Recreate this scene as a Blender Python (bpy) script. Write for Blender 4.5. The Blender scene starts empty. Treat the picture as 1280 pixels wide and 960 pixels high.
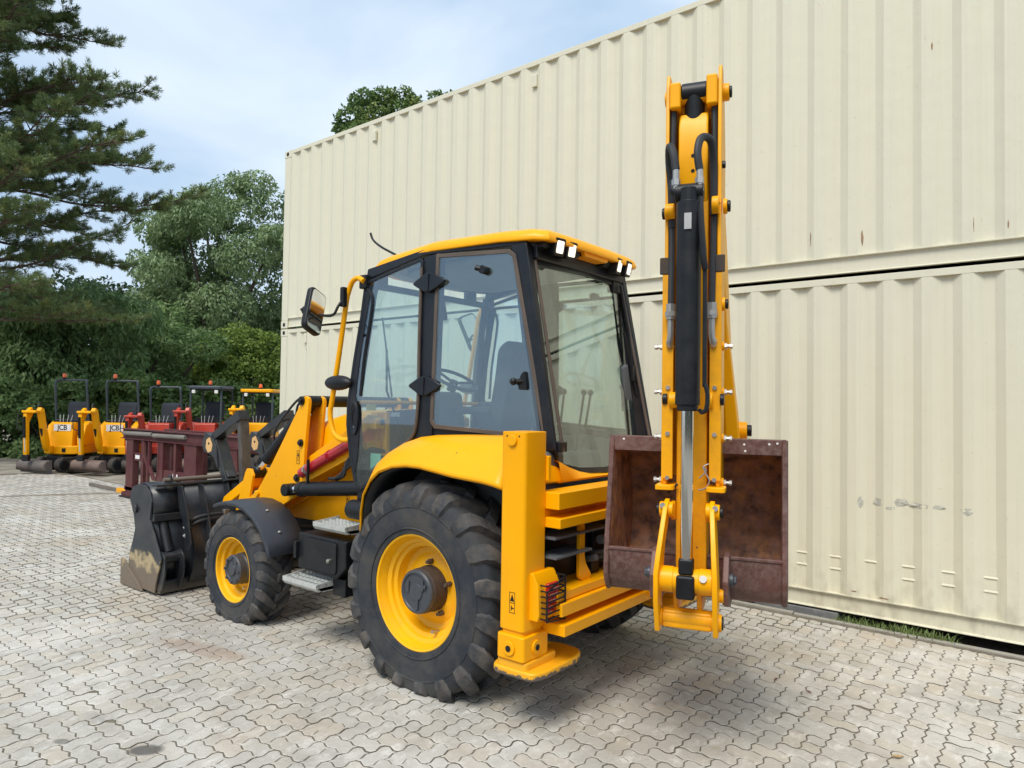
import bpy, bmesh, math, random
import numpy as np
from mathutils import Vector, Matrix, noise as mnoise
R = math.radians
rnd = random.Random(7)
nrng = np.random.default_rng(11)
C = bpy.context.scene.collection
scene = bpy.context.scene

# ------------------------------------------------------------------ camera
CAM = Vector((-3.40, 4.33, 1.913))
yaw, pitch, roll = R(51.384), R(1.5525), R(0.8323)
d = Vector((math.cos(yaw)*math.cos(pitch), -math.sin(yaw)*math.cos(pitch), math.sin(pitch)))
r0 = Vector((-math.sin(yaw), -math.cos(yaw), 0)); u0 = r0.cross(d)
cr = math.cos(roll)*r0 + math.sin(roll)*u0; cu = -math.sin(roll)*r0 + math.cos(roll)*u0
cam_d = bpy.data.cameras.new('camera'); cam = bpy.data.objects.new('camera', cam_d); C.objects.link(cam)
mw = Matrix((cr, cu, -d)).transposed().to_4x4(); mw.translation = CAM
cam.matrix_world = mw
cam_d.sensor_width = 36; cam_d.lens = 36*870.8/1280; cam_d.clip_end = 3000; cam_d.clip_start = .05
scene.camera = cam

# ------------------------------------------------------------------ sky, sun, exposure
world = bpy.data.worlds.new('World'); scene.world = world; world.use_nodes = True
nt = world.node_tree; nt.nodes.clear()
SUN_EL, SUN_AZ = R(55), R(104)          # direction the light comes from (azimuth from +X towards +Y)
sky = nt.nodes.new('ShaderNodeTexSky'); sky.sky_type = 'NISHITA'; sky.sun_disc = False
sky.sun_elevation = SUN_EL; sky.sun_rotation = R(90)-SUN_AZ; sky.air_density = 1.0; sky.dust_density = 2.0
tc = nt.nodes.new('ShaderNodeTexCoord'); mp = nt.nodes.new('ShaderNodeMapping'); mp.inputs['Scale'].default_value = (1, 1, 2.2)
mp.inputs['Location'].default_value = (0.35, 0.1, 0.2)
nz = nt.nodes.new('ShaderNodeTexNoise'); nz.inputs['Scale'].default_value = 1.7; nz.inputs['Detail'].default_value = 5; nz.inputs['Roughness'].default_value = .5
nz.inputs['Distortion'].default_value = .4
rp = nt.nodes.new('ShaderNodeValToRGB'); e = rp.color_ramp.elements
e[0].position = .41; e[0].color = (3.9, 5.2, 6.8, 1); e[1].position = .68; e[1].color = (6.8, 7.6, 8.4, 1)
mx = nt.nodes.new('ShaderNodeMix'); mx.data_type = 'RGBA'; mx.inputs[0].default_value = .86
bg = nt.nodes.new('ShaderNodeBackground'); bg.inputs['Strength'].default_value = .1
out = nt.nodes.new('ShaderNodeOutputWorld')
L = nt.links.new
L(tc.outputs['Generated'], mp.inputs[0]); L(mp.outputs[0], nz.inputs['Vector']); L(nz.outputs['Fac'], rp.inputs[0])
L(sky.outputs[0], mx.inputs[6]); L(rp.outputs[0], mx.inputs[7]); L(mx.outputs[2], bg.inputs['Color']); L(bg.outputs[0], out.inputs[0])
sl = bpy.data.lights.new('sun', 'SUN'); so = bpy.data.objects.new('sun', sl); C.objects.link(so)
sl.energy = 2.1; sl.angle = R(26); sl.color = (1, .95, .86)
sd = Vector((math.cos(SUN_EL)*math.cos(SUN_AZ), math.cos(SUN_EL)*math.sin(SUN_AZ), math.sin(SUN_EL)))
so.rotation_euler = sd.to_track_quat('Z', 'Y').to_euler()
scene.view_settings.view_transform = 'Standard'; scene.view_settings.look = 'None'
scene.view_settings.exposure = 0.52; scene.view_settings.gamma = 1
scene.cycles.transparent_max_bounces = 24; scene.cycles.max_bounces = 8

# ------------------------------------------------------------------ materials
def nodes_of(name):
    m = bpy.data.materials.new(name); m.use_nodes = True
    return m, m.node_tree, m.node_tree.nodes, m.node_tree.links.new
def paint(name, col, rough=.45, chips=0, metal=0, coat=0, vary=.08, scale=3., dirt=None, dirt_amt=.0, dirt_scale=6., bump=.0, bump_scale=60., low=None, spec=.5, edge=None):
    """painted / metal / rubber surface: fine colour variation, blotchy dirt, fine relief. low=(z, colour, amount): splash dirt up to height z"""
    m, t, N, K = nodes_of(name); b = N['Principled BSDF']
    b.inputs['Roughness'].default_value = rough; b.inputs['Metallic'].default_value = metal
    b.inputs['Coat Weight'].default_value = coat; b.inputs['Coat Roughness'].default_value = .15
    b.inputs['Specular IOR Level'].default_value = spec
    g = N.new('ShaderNodeNewGeometry')
    n1 = N.new('ShaderNodeTexNoise'); n1.inputs['Scale'].default_value = scale; n1.inputs['Detail'].default_value = 6
    K(g.outputs['Position'], n1.inputs['Vector'])
    hs = N.new('ShaderNodeHueSaturation'); hs.inputs['Color'].default_value = (*col, 1)
    mr = N.new('ShaderNodeMapRange'); mr.inputs[1].default_value = .3; mr.inputs[2].default_value = .7
    mr.inputs[3].default_value = 1-vary; mr.inputs[4].default_value = 1+vary
    K(n1.outputs['Fac'], mr.inputs[0]); K(mr.outputs[0], hs.inputs['Value'])
    cur = hs.outputs['Color']
    if dirt:
        n2 = N.new('ShaderNodeTexNoise'); n2.inputs['Scale'].default_value = dirt_scale; n2.inputs['Detail'].default_value = 10; n2.inputs['Roughness'].default_value = .7
        K(g.outputs['Position'], n2.inputs['Vector'])
        m2 = N.new('ShaderNodeMapRange'); m2.inputs[1].default_value = .42; m2.inputs[2].default_value = .72; m2.inputs[4].default_value = dirt_amt
        K(n2.outputs['Fac'], m2.inputs[0])
        x = N.new('ShaderNodeMix'); x.data_type = 'RGBA'; x.inputs[7].default_value = (*dirt, 1)
        K(m2.outputs[0], x.inputs[0]); K(cur, x.inputs[6]); cur = x.outputs[2]
        rr = N.new('ShaderNodeMapRange'); rr.inputs[3].default_value = rough; rr.inputs[4].default_value = min(1, rough+.35)
        K(m2.outputs[0], rr.inputs[0]); K(rr.outputs[0], b.inputs['Roughness'])
    if chips:
        vo = N.new('ShaderNodeTexVoronoi'); vo.inputs['Scale'].default_value = 7; vo.inputs['Randomness'].default_value = 1
        nd = N.new('ShaderNodeTexNoise'); nd.inputs['Scale'].default_value = 60; nd.inputs['Detail'].default_value = 3; K(g.outputs['Position'], nd.inputs['Vector']); K(g.outputs['Position'], vo.inputs['Vector'])
        ac = N.new('ShaderNodeMath'); ac.operation = 'MULTIPLY_ADD'; ac.inputs[1].default_value = .10; K(nd.outputs['Fac'], ac.inputs[0]); K(vo.outputs['Distance'], ac.inputs[2])
        mc = N.new('ShaderNodeMapRange'); mc.inputs[1].default_value = .075+chips; mc.inputs[2].default_value = .065+chips; K(ac.outputs[0], mc.inputs[0])
        x = N.new('ShaderNodeMix'); x.data_type = 'RGBA'; x.inputs[7].default_value = (.09, .07, .05, 1); K(mc.outputs[0], x.inputs[0]); K(cur, x.inputs[6]); cur = x.outputs[2]
    if low:
        sx = N.new('ShaderNodeSeparateXYZ'); K(g.outputs['Position'], sx.inputs[0])
        n3 = N.new('ShaderNodeTexNoise'); n3.inputs['Scale'].default_value = 7; n3.inputs['Detail'].default_value = 8
        K(g.outputs['Position'], n3.inputs['Vector'])
        ad = N.new('ShaderNodeMath'); ad.operation = 'MULTIPLY_ADD'; ad.inputs[1].default_value = low[0]*.9; K(n3.outputs['Fac'], ad.inputs[0]); K(sx.outputs[2], ad.inputs[2])
        m3 = N.new('ShaderNodeMapRange'); m3.inputs[1].default_value = low[0]*1.35; m3.inputs[2].default_value = low[0]*.7; m3.inputs[4].default_value = low[2]
        K(ad.outputs[0], m3.inputs[0])
        x = N.new('ShaderNodeMix'); x.data_type = 'RGBA'; x.inputs[7].default_value = (*low[1], 1)
        K(m3.outputs[0], x.inputs[0]); K(cur, x.inputs[6]); cur = x.outputs[2]
    K(cur, b.inputs['Base Color'])
    if bump:
        n4 = N.new('ShaderNodeTexNoise'); n4.inputs['Scale'].default_value = bump_scale; n4.inputs['Detail'].default_value = 4
        K(g.outputs['Position'], n4.inputs['Vector'])
        bp = N.new('ShaderNodeBump'); bp.inputs['Strength'].default_value = bump; bp.inputs['Distance'].default_value = .01
        K(n4.outputs['Fac'], bp.inputs['Height']); K(bp.outputs[0], b.inputs['Normal'])
    return m
def glass(name, tint, refl_tint=(1, 1, 1)):
    m, t, N, K = nodes_of(name); N.remove(N['Principled BSDF'])
    tr = N.new('ShaderNodeBsdfTransparent'); tr.inputs[0].default_value = (*tint, 1)
    gl = N.new('ShaderNodeBsdfGlossy'); gl.inputs['Roughness'].default_value = .02; gl.inputs[0].default_value = (*refl_tint, 1)
    fr = N.new('ShaderNodeLayerWeight'); fr.inputs[0].default_value = .5
    pw = N.new('ShaderNodeMath'); pw.operation = 'POWER'; pw.inputs[1].default_value = 4; K(fr.outputs['Facing'], pw.inputs[0])
    mr = N.new('ShaderNodeMath'); mr.operation = 'MULTIPLY_ADD'; mr.inputs[1].default_value = .88; mr.inputs[2].default_value = .13; mr.use_clamp = True
    mxs = N.new('ShaderNodeMixShader'); K(pw.outputs[0], mr.inputs[0]); K(mr.outputs[0], mxs.inputs[0]); K(tr.outputs[0], mxs.inputs[1]); K(gl.outputs[0], mxs.inputs[2])
    K(mxs.outputs[0], N['Material Output'].inputs[0]); return m
def glow(name, col, s):
    m, t, N, K = nodes_of(name); b = N['Principled BSDF']; b.inputs['Base Color'].default_value = (*col, 1)
    b.inputs['Emission Color'].default_value = (*col, 1); b.inputs['Emission Strength'].default_value = s; b.inputs['Roughness'].default_value = .1; return m
DUST = (.32, .27, .21)
M_YEL = paint('yellow_paint', (.98, .43, .0), .38, coat=.04, chips=.014, vary=.03, scale=2, dirt=(.80, .33, .004), dirt_amt=.3, dirt_scale=5, low=(.24, (.42, .27, .11), .30), spec=.25)
M_YEL2 = paint('yellow_paint_worn_shaded', (.93, .405, .001), .42, chips=.02, coat=.05, vary=.06, scale=4, dirt=(.42, .19, .03), dirt_amt=.35, spec=.35, dirt_scale=9, bump=.04)  # chips and dirt are wear; the deeper tone also paints shade on backhoe plates
M_RIM = paint('rim_paint', (.95, .475, .002), .36, coat=.08, vary=.04, dirt=(.55, .28, .05), dirt_amt=.25, spec=.35, dirt_scale=10)
M_BLK = paint('black_paint', (.007, .008, .010), .42, coat=.0, spec=.35, vary=.15, dirt=(.045, .045, .045), dirt_amt=.3, dirt_scale=8)
M_CAB = paint('cab_graphite', (.006, .008, .013), .38, coat=.0, spec=.4, vary=.08, dirt=(.05, .048, .045), dirt_amt=.25)
M_GREY = paint('slate_grey_plastic', (.034, .041, .054), .5, vary=.06, dirt=(.08, .08, .08), dirt_amt=.25, bump=.05, bump_scale=200)
M_SEAL = paint('rubber_seal', (.035, .030, .027), .7, vary=.15, bump=.05)
M_RUB = paint('tyre_rubber', (.026, .031, .039), .7, vary=.15, scale=6, dirt=(.105, .092, .078), dirt_amt=.75, dirt_scale=4, bump=.2, bump_scale=50, spec=.35, low=(.16, (.13, .12, .10), .35))
M_LUG = paint('worn_lug_rubber', (.036, .038, .042), .65, vary=.25, scale=9, dirt=(.17, .145, .12), dirt_amt=.85, dirt_scale=5, bump=.3, bump_scale=60, spec=.4)
M_HOSE = paint('hose_rubber', (.022, .023, .026), .55, vary=.1, bump=.1, bump_scale=150)
M_CHR = paint('chrome', (.85, .87, .90), .10, metal=1, vary=.02)
M_STL = paint('bare_steel', (.50, .48, .45), .38, metal=.85, vary=.15, dirt=(.25, .20, .15), dirt_amt=.4)
M_GALV = paint('galvanised_step', (.55, .56, .53), .55, metal=.3, vary=.1, dirt=(.3, .28, .24), dirt_amt=.5, dirt_scale=14)
M_HUB = paint('hub_black', (.05, .058, .07), .42, vary=.1, dirt=(.10, .08, .065), dirt_amt=.35, dirt_scale=12)
M_HUBR = paint('hub_rusty', (.045, .034, .028), .7, vary=.3, dirt=(.12, .07, .04), dirt_amt=.6, dirt_scale=14, bump=.2)
M_MAR = paint('maroon_worn', (.112, .048, .037), .5, vary=.35, dirt=(.25, .17, .15), dirt_amt=.7, dirt_scale=30, bump=.12, bump_scale=80)
M_RUST = paint('rusty_inside', (.27, .15, .11), .8, vary=.75, scale=11, dirt=(.70, .33, .12), dirt_amt=.95, dirt_scale=10, bump=.35, bump_scale=40)
M_RED = paint('red_paint', (.42, .012, .02), .35, coat=.3, vary=.05)
M_WHT = paint('white_label', (.78, .78, .75), .5, vary=.04)
M_LABY = paint('yellow_label', (.75, .62, .12), .5, vary=.04)
M_LABG = paint('green_label', (.25, .55, .40), .5, vary=.2)
M_BROWN = paint('seal_brown', (.10, .075, .058), .65, vary=.2)
M_LAMP = glow('lit_work_lamp', (1.0, .90, .72), .75)
M_LAMPRED = paint('red_lens', (.45, .01, .015), .12, coat=.8, vary=.05)
M_SHOV = paint('shovel_black', (.014, .017, .022), .36, coat=.1, vary=.15, dirt=(.07, .065, .055), dirt_amt=.35, dirt_scale=6, low=(.14, (.16, .13, .09), .6))
M_FORK = paint('fork_black', (.016, .020, .025), .40, coat=.1, vary=.15, dirt=(.09, .08, .06), dirt_amt=.35)
M_TINE = paint('worn_tine', (.05, .048, .045), .6, vary=.2, dirt=(.16, .13, .10), dirt_amt=.6)
M_STEELD = paint('dirty_steel', (.20, .17, .14), .55, metal=.3, vary=.2, dirt=(.12, .09, .06), dirt_amt=.6)
M_LABO = paint('orange_label', (.75, .45, .18), .5, vary=.04)
M_GLS = glass('cab_glass', (.88, .945, .95), (.84, .93, 1))
M_GLS_R = glass('rear_glass', (.79, .86, .83))
M_MIRR = paint('mirror_glass', (.85, .87, .9), .04, metal=1, vary=0)
M_SEAT = paint('seat_fabric', (.05, .055, .065), .9, vary=.15, bump=.2, bump_scale=200, spec=.2)
M_TRIM = paint('cab_trim', (.10, .11, .12), .7, vary=.08)
M_ROOFIN = paint('roof_lining', (.30, .34, .38), .7, vary=.05)
M_ORG = paint('beacon_orange', (.75, .13, .02), .25, coat=.5, vary=.05)

# ------------------------------------------------------------------ mesh helpers
class M:
    def __init__(s, T=None): s.v = []; s.f = []; s.T = T; s.mi = []; s.cm = 0
    def add(s, vs, fs):
        o = len(s.v); s.v += [tuple(v) for v in vs]; s.f += [tuple(i+o for i in f) for f in fs]; s.mi += [s.cm]*len(fs); return s
    def box(s, x0, x1, y0, y1, z0, z1):
        return s.hexa([(x0, y0, z0), (x1, y0, z0), (x1, y1, z0), (x0, y1, z0), (x0, y0, z1), (x1, y0, z1), (x1, y1, z1), (x0, y1, z1)])
    def hexa(s, p):
        return s.add(p, [(0, 3, 2, 1), (4, 5, 6, 7), (0, 1, 5, 4), (1, 2, 6, 5), (2, 3, 7, 6), (3, 0, 4, 7)])
    def prism(s, pts, ax, c0, c1):
        def P(p, c): return {'x': (c, p[0], p[1]), 'y': (p[0], c, p[1]), 'z': (p[0], p[1], c)}[ax]
        n = len(pts)
        return s.add([P(p, c0) for p in pts]+[P(p, c1) for p in pts],
                     [tuple(range(n)), tuple(range(2*n-1, n-1, -1))]+[(i, i+n, (i+1) % n+n, (i+1) % n) for i in range(n)])
    def cyl(s, p0, p1, r, n=16, r1=None, caps=True):
        return s.tube([p0, p1], r, n, radii=[r, r if r1 is None else r1], caps=caps)
    def tube(s, path, r, n=8, closed=False, caps=True, radii=None, smooth=0):
        P = [Vector(p) for p in path]
        if smooth: P = spline(P, smooth)
        m = len(P); o = len(s.v); prev = None
        rad = radii if radii and len(radii) == m else [r]*m
        vs = []
        for i, p in enumerate(P):
            t = (P[min(i+1, m-1)]-P[max(i-1, 0)]).normalized()
            if prev is None: a = t.orthogonal().normalized()
            else: a = (prev-t*prev.dot(t)).normalized()
            prev = a; b = t.cross(a)
            for k in range(n):
                w = 2*math.pi*k/n; vs.append(p+(a*math.cos(w)+b*math.sin(w))*rad[i])
        fs = [(i*n+k, i*n+(k+1) % n, (i+1)*n+(k+1) % n, (i+1)*n+k) for i in range(m-1) for k in range(n)]
        if caps: fs += [tuple(range(n-1, -1, -1)), tuple((m-1)*n+k for k in range(n))]
        return s.add(vs, fs)
    def lathe(s, prof, org, ax='y', n=48, sgn=1):
        """prof: (r, h) list, revolved round axis through org; h measured along ax"""
        o = Vector(org); vs = []
        for r, h in prof:
            for k in range(n):
                w = 2*math.pi*k/n; c, q = r*math.cos(w), r*math.sin(w)
                vs.append(o+Vector({'y': (c, h*sgn, q), 'x': (h*sgn, c, q), 'z': (c, q, h*sgn)}[ax]))
        m = len(prof)
        return s.add(vs, [(i*n+k, i*n+(k+1) % n, (i+1)*n+(k+1) % n, (i+1)*n+k) for i in range(m-1) for k in range(n)])
    def ball(s, c, r, n=12):
        rx, ry, rz = (r, r, r) if not hasattr(r, '__len__') else r
        vs = []; m = n//2
        for i in range(m+1):
            t = math.pi*i/m
            for k in range(n):
                w = 2*math.pi*k/n; vs.append((c[0]+rx*math.sin(t)*math.cos(w), c[1]+ry*math.sin(t)*math.sin(w), c[2]+rz*math.cos(t)))
        return s.add(vs, [(i*n+k, i*n+(k+1) % n, (i+1)*n+(k+1) % n, (i+1)*n+k) for i in range(m) for k in range(n)])
    def grid(s, rows, close=False):
        """rows: list of equal-length point lists -> surface"""
        n = len(rows[0]); vs = [p for r_ in rows for p in r_]
        return s.add(vs, [(i*n+k, i*n+k+1, (i+1)*n+k+1, (i+1)*n+k) for i in range(len(rows)-1) for k in range(n-1)])
    def build(s, name, mat, parent=None, bevel=0, smooth=35, label=None, seg=2, solid=0, kind=None, weld=True, flipfix=True):
        me = bpy.data.meshes.new(name)
        vs = s.v if s.T is None else [tuple(s.T @ Vector(v)) for v in s.v]
        me.from_pydata(vs, [], s.f)
        mats = mat if isinstance(mat, (list, tuple)) else [mat]
        for q in mats: me.materials.append(q)
        if len(mats) > 1: me.polygons.foreach_set('material_index', s.mi)
        bm = bmesh.new(); bm.from_mesh(me)
        if weld: bmesh.ops.remove_doubles(bm, verts=bm.verts, dist=1e-5)
        if flipfix: bmesh.ops.recalc_face_normals(bm, faces=bm.faces)
        bm.to_mesh(me); bm.free()
        if smooth:
            me.polygons.foreach_set('use_smooth', [True]*len(me.polygons)); me.set_sharp_from_angle(angle=R(smooth))
        o = bpy.data.objects.new(name, me); C.objects.link(o)
        if parent: o.parent = parent
        if solid:
            md = o.modifiers.new('s', 'SOLIDIFY'); md.thickness = solid; md.offset = 0
        if bevel:
            md = o.modifiers.new('b', 'BEVEL'); md.width = bevel; md.segments = seg; md.limit_method = 'ANGLE'; md.angle_limit = R(38); md.harden_normals = True
        if label: o['label'] = label
        if kind: o['kind'] = kind
        return o
def spline(P, k):
    P = [Vector(p) for p in P]; out = []
    for i in range(len(P)-1):
        p0, p1, p2, p3 = P[max(i-1, 0)], P[i], P[i+1], P[min(i+2, len(P)-1)]
        for j in range(k):
            t = j/k; out.append(.5*((2*p1)+(p2-p0)*t+(2*p0-5*p1+4*p2-p3)*t*t+(3*p1-p0-3*p2+p3)*t**3))
    return out+[P[-1]]
def empty(name, loc=(0, 0, 0), rz=0):
    o = bpy.data.objects.new(name, None); C.objects.link(o); o.location = loc; o.rotation_euler = (0, 0, rz); o.empty_display_size = .2; return o
def tag(o, label, cat, group=None, kind=None):
    o['label'] = label; o['category'] = cat
    if group: o['group'] = group
    if kind: o['kind'] = kind
    return o
def rrect(x0, x1, z0, z1, r, n=4):
    pts = []
    for cx, cz, a0 in ((x1-r, z1-r, 0), (x0+r, z1-r, 90), (x0+r, z0+r, 180), (x1-r, z0+r, 270)):
        for i in range(n+1):
            a = R(a0+90*i/n); pts.append((cx+r*math.cos(a), cz+r*math.sin(a)))
    return pts
def cam_px(p):
    v = Vector(p)-CAM; z = v.dot(d)
    if z < .1: return None
    return 640+870.8*v.dot(cr)/z, 480-870.8*v.dot(cu)/z, z


def shov_side():
    m = paint('shovel_side_sandy', (.022, .026, .032), .45, vary=.2, dirt=(.10, .095, .085), dirt_amt=.6, dirt_scale=7)
    N, K = m.node_tree.nodes, m.node_tree.links.new; b = N['Principled BSDF']; cur = b.inputs['Base Color'].links[0].from_socket
    g = N.new('ShaderNodeNewGeometry'); sx = N.new('ShaderNodeSeparateXYZ'); K(g.outputs['Position'], sx.inputs[0])
    n = N.new('ShaderNodeTexNoise'); n.inputs['Scale'].default_value = 6; n.inputs['Detail'].default_value = 8; n.inputs['Roughness'].default_value = .6; K(g.outputs['Position'], n.inputs['Vector'])
    a = N.new('ShaderNodeMath'); a.operation = 'MULTIPLY_ADD'; a.inputs[1].default_value = .55; K(n.outputs['Fac'], a.inputs[0]); K(sx.outputs[2], a.inputs[2])
    for lo, hi, col, amt in ((.66, .58, (.52, .40, .22), .85), (.58, .50, (.15, .115, .085), .95)):
        r = N.new('ShaderNodeMapRange'); r.inputs[1].default_value = lo; r.inputs[2].default_value = hi; r.inputs[4].default_value = amt; K(a.outputs[0], r.inputs[0])
        x = N.new('ShaderNodeMix'); x.data_type = 'RGBA'; x.inputs[7].default_value = (*col, 1); K(r.outputs[0], x.inputs[0]); K(cur, x.inputs[6]); cur = x.outputs[2]
    K(cur, b.inputs['Base Color']); return m
M_SHOVS = shov_side()
# ------------------------------------------------------------------ ground
def ground_mat():
    m, t, N, K = nodes_of('sandy_soil'); b = N['Principled BSDF']; b.inputs['Roughness'].default_value = .95; b.inputs['Specular IOR Level'].default_value = .2
    g = N.new('ShaderNodeNewGeometry'); n = N.new('ShaderNodeTexNoise'); n.inputs['Scale'].default_value = 1.3; n.inputs['Detail'].default_value = 12; n.inputs['Roughness'].default_value = .65
    K(g.outputs['Position'], n.inputs['Vector']); c = N.new('ShaderNodeValToRGB'); el = c.color_ramp.elements
    el[0].position = .35; el[0].color = (.20, .17, .13, 1); el[1].position = .7; el[1].color = (.40, .37, .31, 1)
    K(n.outputs['Fac'], c.inputs[0]); K(c.outputs[0], b.inputs['Base Color'])
    n2 = N.new('ShaderNodeTexNoise'); n2.inputs['Scale'].default_value = 35; n2.inputs['Detail'].default_value = 8; K(g.outputs['Position'], n2.inputs['Vector'])
    bp = N.new('ShaderNodeBump'); bp.inputs['Strength'].default_value = .6; bp.inputs['Distance'].default_value = .03; K(n2.outputs['Fac'], bp.inputs['Height']); K(bp.outputs[0], b.inputs['Normal'])
    return m
M_SOIL = ground_mat()
M_JOINT = paint('joint_sand', (.15, .13, .105), .95, vary=.25, scale=9, dirt=(.24, .21, .15), dirt_amt=.6, dirt_scale=1.2, bump=.3, bump_scale=120, spec=.1)
SEGS = [((12.6, .25), (11.3, -1.9), .16, .75, (.20, .155, .11)),         # muddy trail across the yard
        ((16.5, -2.2), (15.0, -3.6), .55, .8, (.24, .19, .14)),           # soil tracked out beside the diggers
        ((0.50, 2.53), (0.56, 2.58), .055, .80, (.05, .05, .05)),         # oil spot
        ((0.95, 2.80), (0.99, 2.82), .03, .6, (.07, .07, .065)),
        ((3.9, 1.35), (2.9, 1.45), .28, .35, (.36, .30, .21)), ((4.0, .7), (1.9, 1.5), .35, .25, (.30, .27, .24)),
        ((2.2, 1.7), (1.4, 1.5), .12, .45, (.33, .22, .15)),
        ((-1.0, -.9), (-1.9, -1.4), .25, .3, (.36, .28, .19))]
def stone_mat(attr):
    m, t, N, K = nodes_of('concrete_stone'+('_joined' if attr else '')); b = N['Principled BSDF']; b.inputs['Roughness'].default_value = .82; b.inputs['Specular IOR Level'].default_value = .35
    g = N.new('ShaderNodeNewGeometry')
    if attr:
        a = N.new('ShaderNodeAttribute'); a.attribute_name = 'tone'; rv = a.outputs['Fac']
    else:
        a = N.new('ShaderNodeObjectInfo'); rv = a.outputs['Random']
    r = N.new('ShaderNodeValToRGB'); el = r.color_ramp.elements; el[0].color = (.455, .42, .365, 1); el[1].color = (.57, .535, .47, 1)
    q = el.new(.45); q.color = (.51, .48, .42, 1); q = el.new(.06); q.color = (.54, .475, .38, 1); q = el.new(.82); q.color = (.53, .505, .45, 1)
    K(rv, r.inputs[0]); cur = r.outputs[0]
    def mixn(cur, scale, lo, hi, col, amt, det=8, loc=(0, 0, 0), rough=.6, sc=(1, 1, 1), blend='MIX'):
        mp_ = N.new('ShaderNodeMapping'); mp_.inputs['Location'].default_value = loc; mp_.inputs['Scale'].default_value = sc; K(g.outputs['Position'], mp_.inputs[0])
        n = N.new('ShaderNodeTexNoise'); n.inputs['Scale'].default_value = scale; n.inputs['Detail'].default_value = det; n.inputs['Roughness'].default_value = rough; K(mp_.outputs[0], n.inputs['Vector'])
        k = N.new('ShaderNodeMapRange'); k.inputs[1].default_value = lo; k.inputs[2].default_value = hi; k.inputs[4].default_value = amt; K(n.outputs['Fac'], k.inputs[0])
        x = N.new('ShaderNodeMix'); x.data_type = 'RGBA'; x.blend_type = blend; x.inputs[7].default_value = (*col, 1); K(k.outputs[0], x.inputs[0]); K(cur, x.inputs[6]); return x.outputs[2]
    cur = mixn(cur, .5, .42, .68, (.36, .325, .27), .60)
    cur = mixn(cur, 1.1, .5, .70, (.74, .71, .65), .65, loc=(3, 9, 0))
    cur = mixn(cur, 3.2, .50, .72, (.28, .26, .23), .6, loc=(5, 5, 0), rough=.7)
    cur = mixn(cur, 9, .52, .68, (.86, .83, .77), .6, loc=(7, 2, 0), rough=.75, sc=(1, .55, 1))
    cur = mixn(cur, 22, .56, .72, (.20, .19, .17), .45, loc=(1, 2, 0), rough=.8)
    cur = mixn(cur, .8, .56, .70, (.54, .41, .27), .35, loc=(11, 5, 0))
    cur = mixn(cur, 260, .35, .70, (.22, .21, .19), .35, det=2)
    # stains lying along segments
    for (ax, ay), (bx, by), w, amt, col in SEGS:
        ang = math.atan2(by-ay, bx-ax); ln = math.hypot(bx-ax, by-ay)/2
        mp_ = N.new('ShaderNodeMapping'); mp_.vector_type = 'TEXTURE'; mp_.inputs['Location'].default_value = ((ax+bx)/2, (ay+by)/2, 0); mp_.inputs['Rotation'].default_value = (0, 0, ang)
        mp_.inputs['Scale'].default_value = (ln+w, w, 1e3); K(g.outputs['Position'], mp_.inputs[0])
        nn = N.new('ShaderNodeTexNoise'); nn.inputs['Scale'].default_value = 3.; nn.inputs['Detail'].default_value = 6; K(g.outputs['Position'], nn.inputs['Vector'])
        ln_ = N.new('ShaderNodeVectorMath'); ln_.operation = 'LENGTH'; K(mp_.outputs[0], ln_.inputs[0])
        ad = N.new('ShaderNodeMath'); ad.operation = 'MULTIPLY_ADD'; ad.inputs[1].default_value = 1.1; K(nn.outputs['Fac'], ad.inputs[0]); K(ln_.outputs['Value'], ad.inputs[2])
        k = N.new('ShaderNodeMapRange'); k.inputs[1].default_value = 1.65; k.inputs[2].default_value = 1.2; k.inputs[4].default_value = amt; K(ad.outputs[0], k.inputs[0])
        x = N.new('ShaderNodeMix'); x.data_type = 'RGBA'; x.inputs[7].default_value = (*col, 1); K(k.outputs[0], x.inputs[0]); K(cur, x.inputs[6]); cur = x.outputs[2]
    K(cur, b.inputs['Base Color'])
    n = N.new('ShaderNodeTexNoise'); n.inputs['Scale'].default_value = 140; n.inputs['Detail'].default_value = 5; K(g.outputs['Position'], n.inputs['Vector'])
    n5 = N.new('ShaderNodeTexNoise'); n5.inputs['Scale'].default_value = 14; n5.inputs['Detail'].default_value = 3; K(g.outputs['Position'], n5.inputs['Vector'])
    sm = N.new('ShaderNodeMath'); sm.operation = 'MULTIPLY_ADD'; sm.inputs[1].default_value = 2.5; K(n5.outputs['Fac'], sm.inputs[0]); K(n.outputs['Fac'], sm.inputs[2])
    bp = N.new('ShaderNodeBump'); bp.inputs['Strength'].default_value = .35; bp.inputs['Distance'].default_value = .006; K(sm.outputs[0], bp.inputs['Height']); K(bp.outputs[0], b.inputs['Normal'])
    return m
M_ST, M_STJ = stone_mat(False), stone_mat(True)
m_ = M(); m_.add([(-900, -900, -.06), (900, -900, -.06), (900, 900, -.06), (-900, 900, -.06)], [(0, 1, 2, 3)])
m_.build('ground', M_SOIL, kind='structure', smooth=0)
pav = M().box(-9, 16.9, -2.38, 14, -.058, -.0050).build('pavement', M_JOINT, kind='structure', smooth=0)
U = .105
def wx(i, j):
    s = math.sin(2*math.pi*j); return (i*U + .0098*(s*1.25-.25*s**3), j*U)           # point on a line of constant i
def wy(i, j):
    s = math.sin(2*math.pi*i); return (i*U, j*U + .0098*(s*1.25-.25*s**3))
def stone_outline(i, j, a, b, k):
    """a cells along x, b along y; k points per cell"""
    P = []
    for q in range(a*k): P.append(wy(i+q/k, j))
    for q in range(b*k): P.append(wx(i+a, j+q/k))
    for q in range(a*k): P.append(wy(i+a-q/k, j+b))
    for q in range(b*k): P.append(wx(i, j+b-q/k))
    return P
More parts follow.
